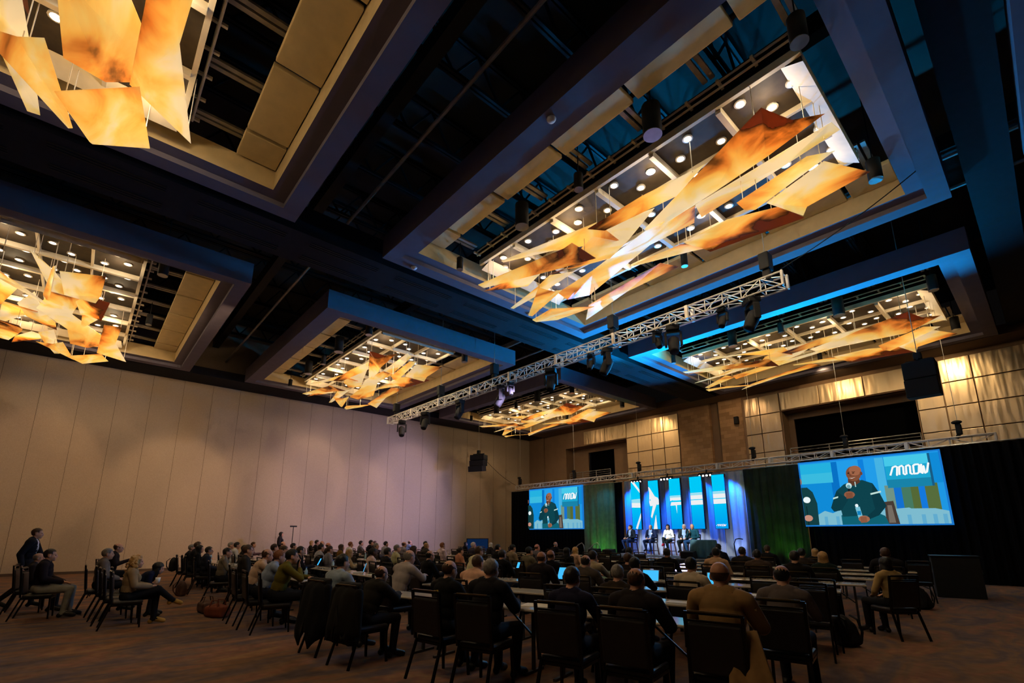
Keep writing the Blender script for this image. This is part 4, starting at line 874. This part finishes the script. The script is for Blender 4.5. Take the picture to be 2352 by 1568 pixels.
    d = dict(body=me, head=HM, shirt=shell(['top'], .010, None, 'shirt'), jacket=shell(['top'], .022, (lambda c: c[1] > .04 and abs(c[0]) < .05 + .03 * (c[2] > cz - .2) and c[2] > H + .08) if (stool or pose in ('lap', 'walk')) else None, 'jacket'), trousers=shell(['bot'], .010, None, 'trousers'), s1=shell(['shoe1'], .008, None, 'shoe'), s2=shell(['shoe-1'], .008, None, 'shoe'), top=hc.z + .12)
    me.polygons.foreach_set('use_smooth', [True] * len(me.polygons)); me.materials.append(None)
    em_ = MB()
    for s in (-1, 1): em_.ell((s * .029, .079, .006), (.011, .008, .009), 6)
    d['eyes'] = em_.mesh('eyes', EYE)
    BODY[key] = d; return d
HM_ = {}
def hairmesh(style):
    if style in HM_: return HM_[style]
    mb = MB(); r = random.Random(len(style))
    def shell(c, rad, keep, n=22, jit=.004):
        vs = []; fs = []
        for i in range(n + 1):
            for j in range(2 * n):
                th = math.pi * i / n; ph = 2 * math.pi * j / (2 * n); k = 1 + r.uniform(-jit, jit) / .09
                vs.append((c[0] + rad[0] * math.sin(th) * math.cos(ph) * k, c[1] + rad[1] * math.sin(th) * math.sin(ph) * k, c[2] + rad[2] * math.cos(th) * k))
        for i in range(n):
            for j in range(2 * n):
                f = (i * 2 * n + j, (i + 1) * 2 * n + j, (i + 1) * 2 * n + (j + 1) % (2 * n), i * 2 * n + (j + 1) % (2 * n))
                c_ = [sum(vs[q][a] for q in f) / 4 for a in range(3)]
                if keep(*c_): fs.append(f)
        mb.add(vs, fs)
    front = lambda x, y, z: z > (.075 if y > .035 else (.02 if y > .0 else -.055)) and not (abs(x) > .07 and -.03 < y < .03 and z < .03)
    if style == 'short': shell((0, -.016, .036), (.084, .101, .096), front)
    elif style == 'ring': shell((0, -.015, .033), (.079, .097, .0885), lambda x, y, z: z < .066 - .35 * (y + .06) + .012 * math.sin(17 * x / .08) and y < .03 and z > -.06 and not (abs(x) > .07 and -.03 < y < .03 and z < .02))
    elif style == 'bald': shell((0, -.014, .033), (.0775, .0955, .087), lambda x, y, z: z < .03 and y < -.01 and z > -.055, 22, .001)
    elif style == 'bun': shell((0, -.016, .036), (.083, .10, .094), front); mb.ell((0, -.115, .045), (.04, .04, .04), 10)
    elif style in ('long', 'bob'):
        shell((0, -.018, .036), (.09, .106, .099), lambda x, y, z: z > (.07 if y > .04 else -.06))
        L = .2 if style == 'long' else .12
        b = MB(); b.ell((0, -.055, -.03 - L / 2), (.092, .05, L), 12); 
        for s in (-1, 1): b.ell((s * .075, -.01, -.03 - L * .4), (.024, .05, L * .85), 10)
        b.ell((0, -.03, .02), (.088, .09, .09), 10)
        me = bake(b, .012, .5, 2); mb.add([tuple(v.co) for v in me.vertices if True], [tuple(p.vertices) for p in me.polygons]); 
        # open the face
        keep = [f for f in mb.f if not (sum(mb.v[i][1] for i in f) / len(f) > .045 and sum(mb.v[i][2] for i in f) / len(f) < .06)]; mb.f = keep; mb.m = [0] * len(keep)
    elif style == 'curly':
        b = MB(); b.ell((0, -.03, .01), (.10, .10, .11), 10)
        for i in range(130):
            th = r.uniform(0, 2 * math.pi); z = r.uniform(-.26, .12); rr_ = .105 + .03 * (z < 0) - .05 * max(0, z) / .12
            x, y = rr_ * math.cos(th), rr_ * math.sin(th) - .02
            if y > .045 and z < .07: continue
            b.ell((x, y, z), (r.uniform(.018, .03),) * 3, 5)
        me = bake(b, .011, .6, 1); mb.add([tuple(v.co) for v in me.vertices], [tuple(p.vertices) for p in me.polygons])
    HM_[style] = mb.mesh('hair', [None], True); return HM_[style]
def setm(o, m): o.material_slots[0].link = 'OBJECT'; o.material_slots[0].material = m; return o
def person(desc, loc, rz, pose, build, hair, hc, skin, top, tc, scale=1.0, vox=.0115, trouser=(24, 24, 28), under=(150, 175, 215), far=False, group=None):
    d = body(pose, build, vox)
    t = thing('person', desc, 'person', loc, rz, group); t.scale = (scale,) * 3
    setm(link('body', d['body'], t), SKIN[skin])
    h = setm(link('hair', hairmesh(hair), t), HAIR[hc]); h.matrix_local = d['head']
    e = link('eyes', d['eyes'], t); e.matrix_local = d['head']
    if top == 'jacket':
        setm(link('shirt', d['shirt'], t), cloth(under)); setm(link('jacket', d['jacket'], t), cloth(tc))
    else: setm(link(top, d['shirt'], t), cloth(tc))
    setm(link('trousers', d['trousers'], t), cloth(trouser))
    setm(link('shoe', d['s1'], t), SHOE); setm(link('shoe', d['s2'], t), SHOE)
    return t
# banquet chair
def chair():
    t = thing('banquet_chair', 'chair', 'chair')
    MB().bevbox((-.22, -.2, .40), (.22, .24, .465), .025).obj('seat', M['chairfab'], t)
    A = Matrix.Translation((0, -.225, .5)) @ Matrix.Rotation(R(7), 4, 'X')
    MB().bevbox((-.215, -.02, -.02), (.215, .03, .38), .018, 0, A).obj('backrest', M['chairfab'], t)
    f = MB(); f2 = MB()
    for s in (-1, 1): f.bar(A @ Vector((s * .222, 0, -.08)), A @ Vector((s * .228, 0, .455)), .028)
    f.bar(A @ Vector((-.236, 0, .46)), A @ Vector((.236, 0, .46)), .03, .022).bar(A @ Vector((-.22, 0, .395)), A @ Vector((.22, 0, .395)), .02)
    f.obj('back_frame', M['chairfr'], t); f2.box((-.215, -.2, .375), (.215, .235, .402)).obj('seat_frame', M['chairfr'], t)
    MB().bar(A @ Vector((-.2, -.008, .476)), A @ Vector((.2, -.008, .476)), .02, .012).obj('top_glint', M['glint'], t)  # gold bar standing in for light caught along the chair top
    for s in (-1, 1):
        MB().bar((s * .205, .21, .40), (s * .215, .235, 0), .026).obj('leg', M['chairfr'], t)
        MB().bar((s * .21, -.2, .42), (s * .225, -.34, 0), .026).obj('leg', M['chairfr'], t)
    return t
chair0 = chair(); cused = []
def put_chair(x, y, rz, lab, group=None):
    o = chair0 if not cused else dup(chair0); cused.append(1)
    o.location = (x, y, 0); o.rotation_euler = (0, 0, rz); o['label'] = lab
    o['group'] = group or 'banquet chairs'
    return o
# narrow classroom tables
def table():
    t = thing('classroom_table', 'table', 'table')
    MB().bevbox((-.905, -.23, .71), (.905, .23, .742), .012).obj('tabletop', M['tabletop'], t)
    for s in (-1, 1):
        MB().bar((s * .72, 0, .02), (s * .72, 0, .71), .035).bar((s * .72, -.2, .015), (s * .72, .2, .015), .04, .03).bar((s * .72, -.19, .69), (s * .72, .19, .69), .03).bar((s * .72, 0, .4), (s * .35, 0, .7), .02).obj('leg', M['tableleg'], t)
    return t
table0 = table(); tn = 0
ordn = ['first', 'second', 'third', 'fourth', 'fifth', 'sixth', 'seventh', 'eighth', 'ninth', 'tenth']
TA = R(13.5)
def put_table(x, y, rz, lab):
    global tn
    o = table0 if tn == 0 else dup(table0); tn += 1
    o.location = (x, y, 0); o.rotation_euler = (0, 0, rz); o['label'] = lab; o['group'] = 'white classroom tables'
for k in range(10):
    for i in range(8):
        put_table(-9.75 - .92 - 1.84 * i, 3.35 + 1.45 * k + .23, 0, 'white table, left block, %s row from the camera, %s from the aisle' % (ordn[k], ordn[i]))
for k in range(9):
    xr = -2.45 if k < 8 else -2.7
    for i in range(3):
        s_ = .915 + 1.84 * i; yr = 5.17 + 1.47 * k + math.tan(TA) * xr
        put_table(xr - s_ * math.cos(TA) - .23 * math.sin(TA), yr - s_ * math.sin(TA) + .23 * math.cos(TA), TA, 'white table, right block, %s row from the camera, %s from its right end' % (ordn[k], ordn[i]))
# seat everybody
seatrows = {}
PN = {}
for line in PEOPLE.strip().split('\n'):
    i_, b, k, X, Y, z, pose, build, hair, hc, skin, top, tc, desc = line.split('|')
    X, Y, z, k = float(X), float(Y), float(z), int(k); tc = tuple(int(q) for q in tc.split(','))
    near = Y < 5 or i_ in ('P82', 'P88')
    rz = {'L': R(-6), 'R': TA, 'O': R(-3), 'S': R(0)}[b] + (0 if b == 'S' else R(random.uniform(-6, 6)))
    if i_ == 'P3': rz = R(-8)
    if i_ == 'P26': rz = R(-25)
    if i_ == 'P1': rz = R(-8)
    if i_ == 'P94': rz = R(50)
    d = body(pose, build, .0115); sc_ = min(1.1, max(.9, z / d['top'])); hy = d['head'].translation
    off = Matrix.Rotation(rz, 3, 'Z') @ Vector((hy.x, hy.y, 0)) * sc_
    x, y = X - off.x, Y - off.y
    gap = Matrix.Rotation(rz, 3, 'Z') @ Vector((0, 1, 0))
    tr = (150, 146, 136) if pose == 'lapg' else ((24, 24, 28) if tc[0] > 60 else (30, 28, 32))
    t = person(desc, (x, y, 0), rz, pose, build, hair, hc, skin, top, tc, sc_, .0115, tr, (205, 200, 205), group='seated audience' if b != 'S' else None)
    if i_ == 'P6':
        for o in t.children:
            if o.name.startswith('shoe'): setm(o, cloth((196, 150, 70)))
    PN[i_] = (x, y, rz)
    if b != 'S':
        put_chair(x, y - .0, rz, 'dark chair under the ' + desc); seatrows.setdefault((b, k), []).append(X)
# empty chairs
rc = random.Random(5)
for (b, k), xs in sorted(seatrows.items()):
    if b == 'O': continue
    lo, hi = (-22, -9.9) if b == 'L' else (-7.9, -2.6)
    n = 0; x = hi
    while x > lo:
        if all(abs(x - q) > .62 for q in xs) and rc.random() < (.55 if b == 'R' or x > -15 else .3):
            y = 3.35 + 1.45 * k - .42 if b == 'L' else 5.17 + 1.47 * k - .47 + math.tan(TA) * x
            put_chair(x, y - .05, (0 if b == 'L' else TA) + R(rc.uniform(-8, 8)), 'empty dark chair, %s block, %s row from camera, %s empty from the right' % ('left' if b == 'L' else 'right', ordn[k], ordn[min(n, 9)])); n += 1
        x -= .64
for q, x in enumerate((-13.35, -12.7, -12.05)): put_chair(x, .72 + .04 * q, R(-3), 'empty dark chair beside the curly haired woman, %s from the grey blazer man' % ordn[q])
put_chair(-15.6, -.55, R(-4), 'empty dark chair left of the balding man by the walking man')
for q, (x, y, a) in enumerate(((-2.5, 7.75, 12), (-21.5, 17.2, -5), (-20.4, 17.3, -4), (-19.2, 17.3, -6))):
    put_chair(x, y, R(a), ['empty dark chair at the right end, third row of the right block', 'empty far chair by the lilac wall, leftmost of three', 'empty far chair by the lilac wall, middle of three', 'empty far chair by the lilac wall, rightmost of three'][q])
# panel on the stage
PANEL = [(-14.5, 20.9, 165, 'stool1', 'm', 'short', 'brown', 'light', 'jacket', (26,34,48), 'bearded panelist in dark jacket and light blue shirt, leftmost on stage', (34,52,96)),
 (-13.35, 20.9, 180, 'stool2', 'm', 'ring', 'grey', 'light', 'jacket', (22,32,60), 'panelist in navy blazer with name badge, second on stage', (24,36,70)),
 (-12.45, 20.95, 180, 'stoolx', 'f', 'long', 'black', 'light', 'shirt', (226,222,214), 'woman panelist in white blouse and red shoes, legs crossed', (26,34,36)),
 (-11.65, 21.0, 185, 'stool2', 'm', 'short', 'white', 'light', 'jacket', (30,36,40), 'white haired panelist in dark suit beside the microphone holder', (22,28,32)),
 (-11.0, 20.55, 172, 'stoolmic', 'm', 'bald', 'black', 'tan', 'sweater', (14,58,68), 'bald panelist in dark teal sweater holding a microphone', (30,60,96))]
for q, (x, y, a, pose, bld, hr_, hc, sk_, top, tc, desc, tr) in enumerate(PANEL):
    t = person(desc, (x, y, SZ), R(a), pose, bld, hr_, hc, sk_, top, tc, 1.0, .0115, tr)
    o = stool0 if q == 0 else dup(stool0); o.location = (x, y, SZ); o.rotation_euler = (0, 0, R(a)); o['label'] = 'dark wooden bar stool under the ' + desc.split(',')[0]; o['group'] = 'bar stools on stage'
    if pose == 'stoolx':
        for c_ in t.children:
            if c_.name.startswith('shoe'): setm(c_, cloth((168, 30, 56)))
    if pose == 'stoolmic':
        m = thing('microphone', 'black handheld microphone held by the bald panelist', 'microphone'); p = t.matrix_basis @ Vector((.0, .31, .66 + .42))
        m.location = p; m.rotation_euler = (R(20), 0, R(a)); MB().tube((0, 0, -.1), (0, 0, .05), .013, .017).obj('handle', M['black'], m); MB().ell((0, 0, .07), (.024, .024, .03), 8).obj('grille', M['galv'], m)
    if q == 1: bdg = MB().box((-.035, 0, -.025), (.035, .004, .025)).obj('badge', M['white'], t); bdg.location = (-.1, .135, 1.0)
# things on tables and floor
def bottle(x, y, lab, z=.742):
    t = thing('water_bottle', lab, 'bottle', (x, y, z), 0, 'bottles on the tables')
    MB().lathe([(0, 0), (.03, 0), (.033, .02), (.031, .08), (.033, .14), (.014, .18), (.013, .2), (0, .2)], n=12).obj('bottle_body', M['bottle'], t, True); MB().lathe([(.0145, .2), (.0145, .22), (0, .22)], n=10).obj('cap', M['bcap'], t)
for x, y, lab in ((-10.36, 3.62, 'water bottle at the near left table, behind the broad pale blue shirt'), (-12.7, 5.1, 'water bottle in front of the blond woman with glasses'), (-15.44, 12.3, 'water bottle by the man bowed forward in cream'), (-16.9, 7.95, 'water bottle before the grey shirted man with folded arms'), (-19.6, 3.6, 'water bottle by the black haired woman at the far left tables'), (-19.0, 3.5, 'second water bottle from left, at the far left tables'), (-2.95, 14.9, 'blue glinting bottle at the far right table')):
    bottle(x, y, lab)
def cup(x, y, lab, n=1):
    t = thing('paper_cup', lab, 'cup', (x, y, .742), 0, 'cups on the tables')
    MB().lathe([(0, 0), (.028, 0), (.04, .1), (.042, .1)], n=14).obj('cup_body', M['white'], t, True); MB().lathe([(.043, .095), (.043, .108), (.036, .112), (0, .112)], n=14).obj('lid', M['white'], t, True)
for x, y, lab in ((-12.3, 8.0, 'white paper cup on the table before the bald man in black'), (-10.86, 12.1, 'white paper cup left of the long black haired woman'), (-6.64, 6.72 - .25, 'white paper cup near the glowing phone'), (-20.0, 11.2 - .4, 'white paper cup by the patterned shirt man'), (-3.0, 13.72, 'paper cup on the far right table')):
    cup(x, y, lab)
def laptop(x, y, rz, lab):
    t = thing('laptop', lab, 'laptop', (x, y, .742), rz, 'laptops on the tables')
    MB().bevbox((-.16, -.11, 0), (.16, .11, .016), .006).obj('keyboard_base', M['galv'], t)
    A = Matrix.Translation((0, .11, .014)) @ Matrix.Rotation(R(-18), 4, 'X')
    ld = MB().bevbox((-.16, 0, 0), (.16, .01, .21), .004, 0, A).obj('lid', M['galv'], t); MB().box((-.148, -.003, .012), (.148, -.001, .2), 0, A).obj('display', M['scr'], ld)
laptop(-11.0, 5.02, R(-25), 'open laptop with blue screen beside the blond woman with glasses'); laptop(-5.25, 8.02, TA, 'open laptop with blue screen before the large balding man'); laptop(-4.1, 8.3, TA + R(6), 'open laptop with bright screen near the tan coated man')
def flat(name, lab, cat, x, y, w, d, m, rz=0, z=.742, th=.004):
    o = MB().bevbox((-w / 2, -d / 2, 0), (w / 2, d / 2, th), .0015).obj(name, m); o.location = (x, y, z); o.rotation_euler = (0, 0, rz); return tag(o, lab, cat)
flat('notepad', 'open paper pad on the table beside the dark suited grey haired man', 'paper', -4.5, 4.45, .42, .28, M['paper'], R(25)); flat('notepad', 'paper pad on the table behind the balding dark brown jacket', 'paper', -10.2, 5.02, .3, .22, M['paper'], R(5)); flat('notepad', 'white pad on the table left of the man with bald spot', 'paper', -3.5, 6.02, .3, .21, M['white'], TA); flat('notepad', 'white pad on the third row table by the right end', 'paper', -3.1, 7.55, .3, .21, M['white'], TA)
def glowpad(name, lab, cat, x, y, z, w, h, rz, tilt):
    t = thing(name, lab, cat, (x, y, z), rz); A = Matrix.Rotation(R(-tilt), 4, 'X')
    MB().bevbox((-w / 2, -.005, 0), (w / 2, .004, h), .003, 0, A).obj('case', M['black'], t); MB().box((-w / 2 + .006, -.008, .006), (w / 2 - .006, -.006, h - .006), 0, A).obj('display', M['scr'], t)
def before(i_, f, s=0): x, y, a = PN[i_]; v = Matrix.Rotation(a, 3, 'Z') @ Vector((s, f, 0)); return x + v.x, y + v.y, a
x, y, a = before('P61', .50, .16); glowpad('phone', 'glowing phone held by the dark haired man in black', 'phone', x, y, .86, .075, .15, a, 30)
x, y, a = before('P67', .50, .16); glowpad('tablet', 'bright blue tablet held by the bald man in dark suit', 'tablet', x, y, .82, .16, .23, a, 30)
x, y, a = before('P5', .48); glowpad('tablet', 'dark tablet held by the balding man in the left seats', 'tablet', x, y, .84, .2, .14, a, 35)
x, y, a = before('P25', .5, .2); glowpad('tablet', 'bright tablet beside the man with glasses in black', 'tablet', x, y, .83, .13, .19, a, 25)
x, y, a = before('P6', .42); cp = thing('paper_cup', 'pale cup held by the curly haired woman', 'cup', (x, y, .72)); MB().lathe([(0, 0), (.03, 0), (.042, .1)], n=14).obj('cup_body', M['white'], cp, True)
def backpack(lab, loc, rz, m, k=1.0, tilt=0):
    t = thing('backpack', lab, 'bag', loc, rz); A = Matrix.Rotation(R(tilt), 4, 'X') @ Matrix.Scale(k, 4)
    b = MB(); b.ell((0, 0, .2), (.16, .11, .22), 10); b.bevbox((-.14, -.1, 0), (.14, .1, .3), .05); me = bake(b, .02, .6, 4); me.transform(A); me.materials.append(m); link('pack', me, t)
    b = MB(); b.bevbox((-.11, .08, .03), (.11, .15, .19), .03, 0, A); b.obj('front_pocket', m, t)
    for s in (-1, 1):
        b = MB(); pts = [(s * .09, -.09, .38), (s * .1, -.17, .3), (s * .1, -.16, .15), (s * .09, -.09, .04)]
        for p, q in zip(pts, pts[1:]): b.bar(A @ Vector(p), A @ Vector(q), .04, .012)
        b.obj('strap', m, t)
backpack('black backpack slumped on the carpet behind the man with bald spot', (-2.35, 8.75, 0), R(60), M['bag'], 1.1, -22)
backpack('black backpack on the carpet beside the far right chairs', (-2.3, 14.2, 0), R(70), M['bag'], 1.25, -20)
x, y, a = before('P8', -.36, -.1); backpack('black backpack hanging from the chair of the grey haired man', (x, y, .45), a, M['bag'], 1.05)
backpack('dark backpack on the carpet under the young suited man', (-16.0, 2.35, 0), R(20), M['browncase'], .95)
def duffel(lab, x, y, rz, m):
    t = thing('bag', lab, 'bag', (x, y, 0), rz); b = MB(); b.bevbox((-.24, -.13, 0), (.24, .13, .22), .06); b.ell((0, 0, .18), (.2, .1, .08), 8); me = bake(b, .018, .6, 4); me.materials.append(m); link('bag_body', me, t)
    for s in (-1, 1):
        b = MB(); pts = [(-.1, s * .1, .2), (-.08, s * .07, .32), (.08, s * .07, .32), (.1, s * .1, .2)]
        for p, q in zip(pts, pts[1:]): b.bar(p, q, .025, .012)
        b.obj('handle', m, t)
duffel('brown leather bag on the carpet behind the bearded man', -12.3, 2.3, R(5), M['browncase']); duffel('small orange bag on the carpet beside the brown leather bag', -11.5, 2.35, R(30), M['orange'])
# coats over chair backs
def coat(lab, i_, m, drop=.62, w=.34, tails=True):
    x, y, a = PN[i_]; t = thing('coat', lab, 'coat', (x, y, 0), a)
    vs = []; n = 13; rows = [(.985, -.205, .9), (.965, -.262, 1.0), (.85, -.292, 1.1), (.65, -.31, 1.22), (.45, -.335, 1.3), (.3, -.35, 1.25), (.985 - drop - .05, -.36, 1.05)]
    for k, (z, yy, f) in enumerate(rows):
        for i in range(n):
            u = i / (n - 1) * 2 - 1; zz = z
            if k == 6: zz = z - .16 * (1 - abs(abs(u) - .5) * 2) + (.22 if abs(u) < .08 else 0)
            vs.append((u * w * f * .8, yy - .05 * (1 - u * u) * (k > 1) + .012 * math.sin(u * 9 + k) + .06 * (abs(u) > .9) * (k > 0), zz))
    o = MB().add(vs, [(k*n+i, k*n+i+1, (k+1)*n+i+1, (k+1)*n+i) for k in range(6) for i in range(n - 1)]).obj('coat_body', m, t, True)
    md = o.modifiers.new('thick', 'SOLIDIFY'); md.thickness = .02
    for s in (-1, 1):
        b = MB(); capsule(b, (s * w * .82, -.27, .88), (s * w * .98, -.29, .42), .06, .045); b.obj('sleeve', m, t, True)
coat('long black coat draped over the chair of the broad pale blue shirted man', 'P36', cloth((15, 14, 16)), .66, .36)
coat('dark jacket draped over the chair of the balding dark brown jacket man', 'P52', cloth((24, 21, 18)), .42, .3)
coat('black coat draped over the chair of the wavy haired man', 'P32', cloth((18, 17, 20)), .5, .3)
x, y, a = PN['P82']
tl = MB(); vs = []
for k, z in enumerate((.78, .62, .46, .30)):
    for i in range(9):
        u = i / 8 * 2 - 1; vs.append((.19 + u * (.10 + .025 * k) + .02 * k, -.17 - .03 * k - .012 * math.sin(u * 7), z + .02 * u))
tl = tl.add(vs, [(k*9+i, k*9+i+1, (k+1)*9+i+1, (k+1)*9+i) for k in range(3) for i in range(8)])
for o in COL.objects:
    if o.get('label') == 'bald man in tan tweed coat': c_ = tl.obj('coat_tail', cloth((146, 112, 70)), o, True); md = c_.modifiers.new('thick', 'SOLIDIFY'); md.thickness = .015
for o in COL.objects:
    if o.get('label', '').startswith('bald man in black jacket with'):
        b_ = MB(); b_.box((-.03, -.004, 0), (-.012, 0, .022)); b_.box((-.008, -.004, 0), (.012, 0, .022)); b_.box((.014, -.006, -.012), (.04, 0, .028)); q = b_.obj('back_print', mat('print_yellow', srgb(220, 180, 60), .6, noise=.1), o); q.location = (.03, -.145, .93)
# ---------------------------------------------------------------- lights
def aim(o, to): d = Vector(to) - o.location; o.rotation_euler = d.to_track_quat('-Z', 'Y').to_euler()
def spot(name, loc, to, e, col, size=60, blend=.5, soft=.1):
    L = bpy.data.lights.new(name, 'SPOT'); L.energy = e; L.color = col; L.spot_size = R(size); L.spot_blend = blend; L.shadow_soft_size = soft
    o = link(name, L); o.location = loc; aim(o, to); return o
# blue wash on the coffers from added spots without fixtures
spot('blue_wash', (-12.1, 18.2, 6.9), (-10.6, 13.2, 9), 3800, (.0, .33, 1), 74, .8, .15)
for x, e in ((-9.4, 2000), (-5.2, 1600), (-1.8, 500)): spot('blue_wash', (x, 17.9, 7.0), (x, 15.0, 9.2), e, (.0, .38, 1), 150, .7, .12)
spot('blue_wash', (-11.5, 21.3, 5.0), (-11.2, 18.0, 9), 2600, (.0, .33, 1), 84, .8, .15)
spot('violet_wash', (-10.0, 17.6, 1.2), (-5.5, 7.5, 9), 260, (.42, .38, 1), 90, .9, .3)
spot('violet_wash', (-14.0, 17.6, 1.2), (-15, 7, 9), 220, (.42, .38, 1), 90, .9, .3)
# stage front light from the front truss
for x, tx, ty in ((-16.5, -14.5, 20.9), (-14.5, -13.35, 20.9), (-12.5, -12.45, 20.9), (-10.5, -11.6, 20.9), (-9.5, -10.7, 20.4)): spot('front_light', (x, 12.4, 6.6), (tx, ty, 1.42), FL, (.82, .92, 1), 11, .3, .06)
# curtain washes
for x in (-15.2, -13.9, -12.6, -11.3, -10.0): spot('curtain_wash', (x, 21.4, 4.5), (x, 22.5, 2.9), 1500, (.0, .14, 1), 62, .8, .08)
for x in (-14.5, -11.7, -9.8): spot('curtain_uplight', (x, 21.85, SZ + .08), (x, 22.4, 1.7), 30, (.5, .68, 1), 95, .8, .08)
for x, e in ((-17.6, 75), (-16.7, 45)): spot('green_uplight', (x, 21.75, .12), (x, 22.4, 2.0), e, (.16, 1, .12), 75, .8, .06)
for x, e in ((-8.6, 60), (-7.6, 110)): spot('green_uplight', (x, 21.75, .12), (x, 22.4, 2.2), e, (.18, 1, .05), 75, .8, .06)
spot('teal_wash', (-16.6, 21.2, 4.5), (-17.2, 22.4, 2.5), 70, (.05, .5, .8), 90, .8, .1)
spot('lime_wash', (-9.6, 21.2, 4.5), (-9.7, 22.4, 2.8), 70, (.6, .8, .1), 60, .8, .1)
# left wall: warm pools from added free-standing spots, lilac wash from the stage side
spot('wall_wash', (-17, 3, 8.6), (XW, -1, 3.2), WW, (1, .66, .36), 100, .9, .5)
spot('wall_wash', (-17, 9, 8.6), (XW, 7, 3.4), WW * .7, (1, .70, .45), 95, .9, .5)
for y0, y1, z1, sz, e, c in ((1, -2.0, 4.0, 34, .8, (1, .64, .34)), (3.5, 3.2, 3.4, 36, .9, (1, .66, .38)), (7.5, 6.2, 2.6, 40, .6, (1, .68, .45)), (10.5, 9.2, 4.6, 34, .9, (1, .70, .5)), (13, 12.2, 3.0, 40, .8, (.95, .68, .7)), (16.5, 15.6, 4.8, 38, .8, (.9, .68, .75)), (19.5, 19.0, 3.2, 44, .6, (1, .72, .5))):
    spot('wall_pool', (-19.5, y0, 8.7), (XW, y1, z1), WW * e, c, sz, .45, .25)
spot('lilac_wash', (-15, 20, 4.4), (XW, 13.0, 3.0), LW, (.50, .46, 1), 62, .9, .4)
spot('lilac_wash', (-13, 12, 7.0), (XW, 13.0, 3.8), LW * .7, (.66, .54, 1), 52, .8, .3)
# gold wash on the metal cladding
spot('cladding_wash', (-16.3, 24.6, 8.9), (-16.6, YS, 7.0), 200, (1, .70, .36), 110, .8, .1)
spot('cladding_wash', (-2.2, 24.4, 8.9), (-2.4, YS, 6.8), 300, (1, .74, .40), 110, .8, .1)
spot('cladding_wash', (-6.2, 24.4, 8.9), (-6.2, YS, 8.0), 130, (1, .70, .36), 110, .8, .1)
spot('cladding_wash', (-10.5, 24.4, 8.9), (-11.2, YS, 6.5), 70, (1, .68, .4), 120, .8, .1)
spot('cladding_wash', (-21.5, 24.4, 8.9), (-22, YS, 6.5), 35, (1, .68, .4), 120, .8, .1)
wd = bpy.data.worlds.new('world'); sc.world = wd; wd.use_nodes = True; wd.node_tree.nodes['Background'].inputs[0].default_value = (.5, .42, .4, 1); wd.node_tree.nodes['Background'].inputs[1].default_value = .004
sc.view_settings.view_transform = 'Standard'; sc.view_settings.look = 'None'; sc.view_settings.exposure = 0; sc.view_settings.gamma = 1
cy = sc.cycles; cy.use_adaptive_sampling = True; cy.adaptive_threshold = .1; cy.adaptive_min_samples = 8; cy.max_bounces = 4; cy.diffuse_bounces = 2; cy.glossy_bounces = 2; cy.transmission_bounces = 3; cy.transparent_max_bounces = 4; cy.sample_clamp_indirect = 6; cy.caustics_reflective = False; cy.caustics_refractive = False
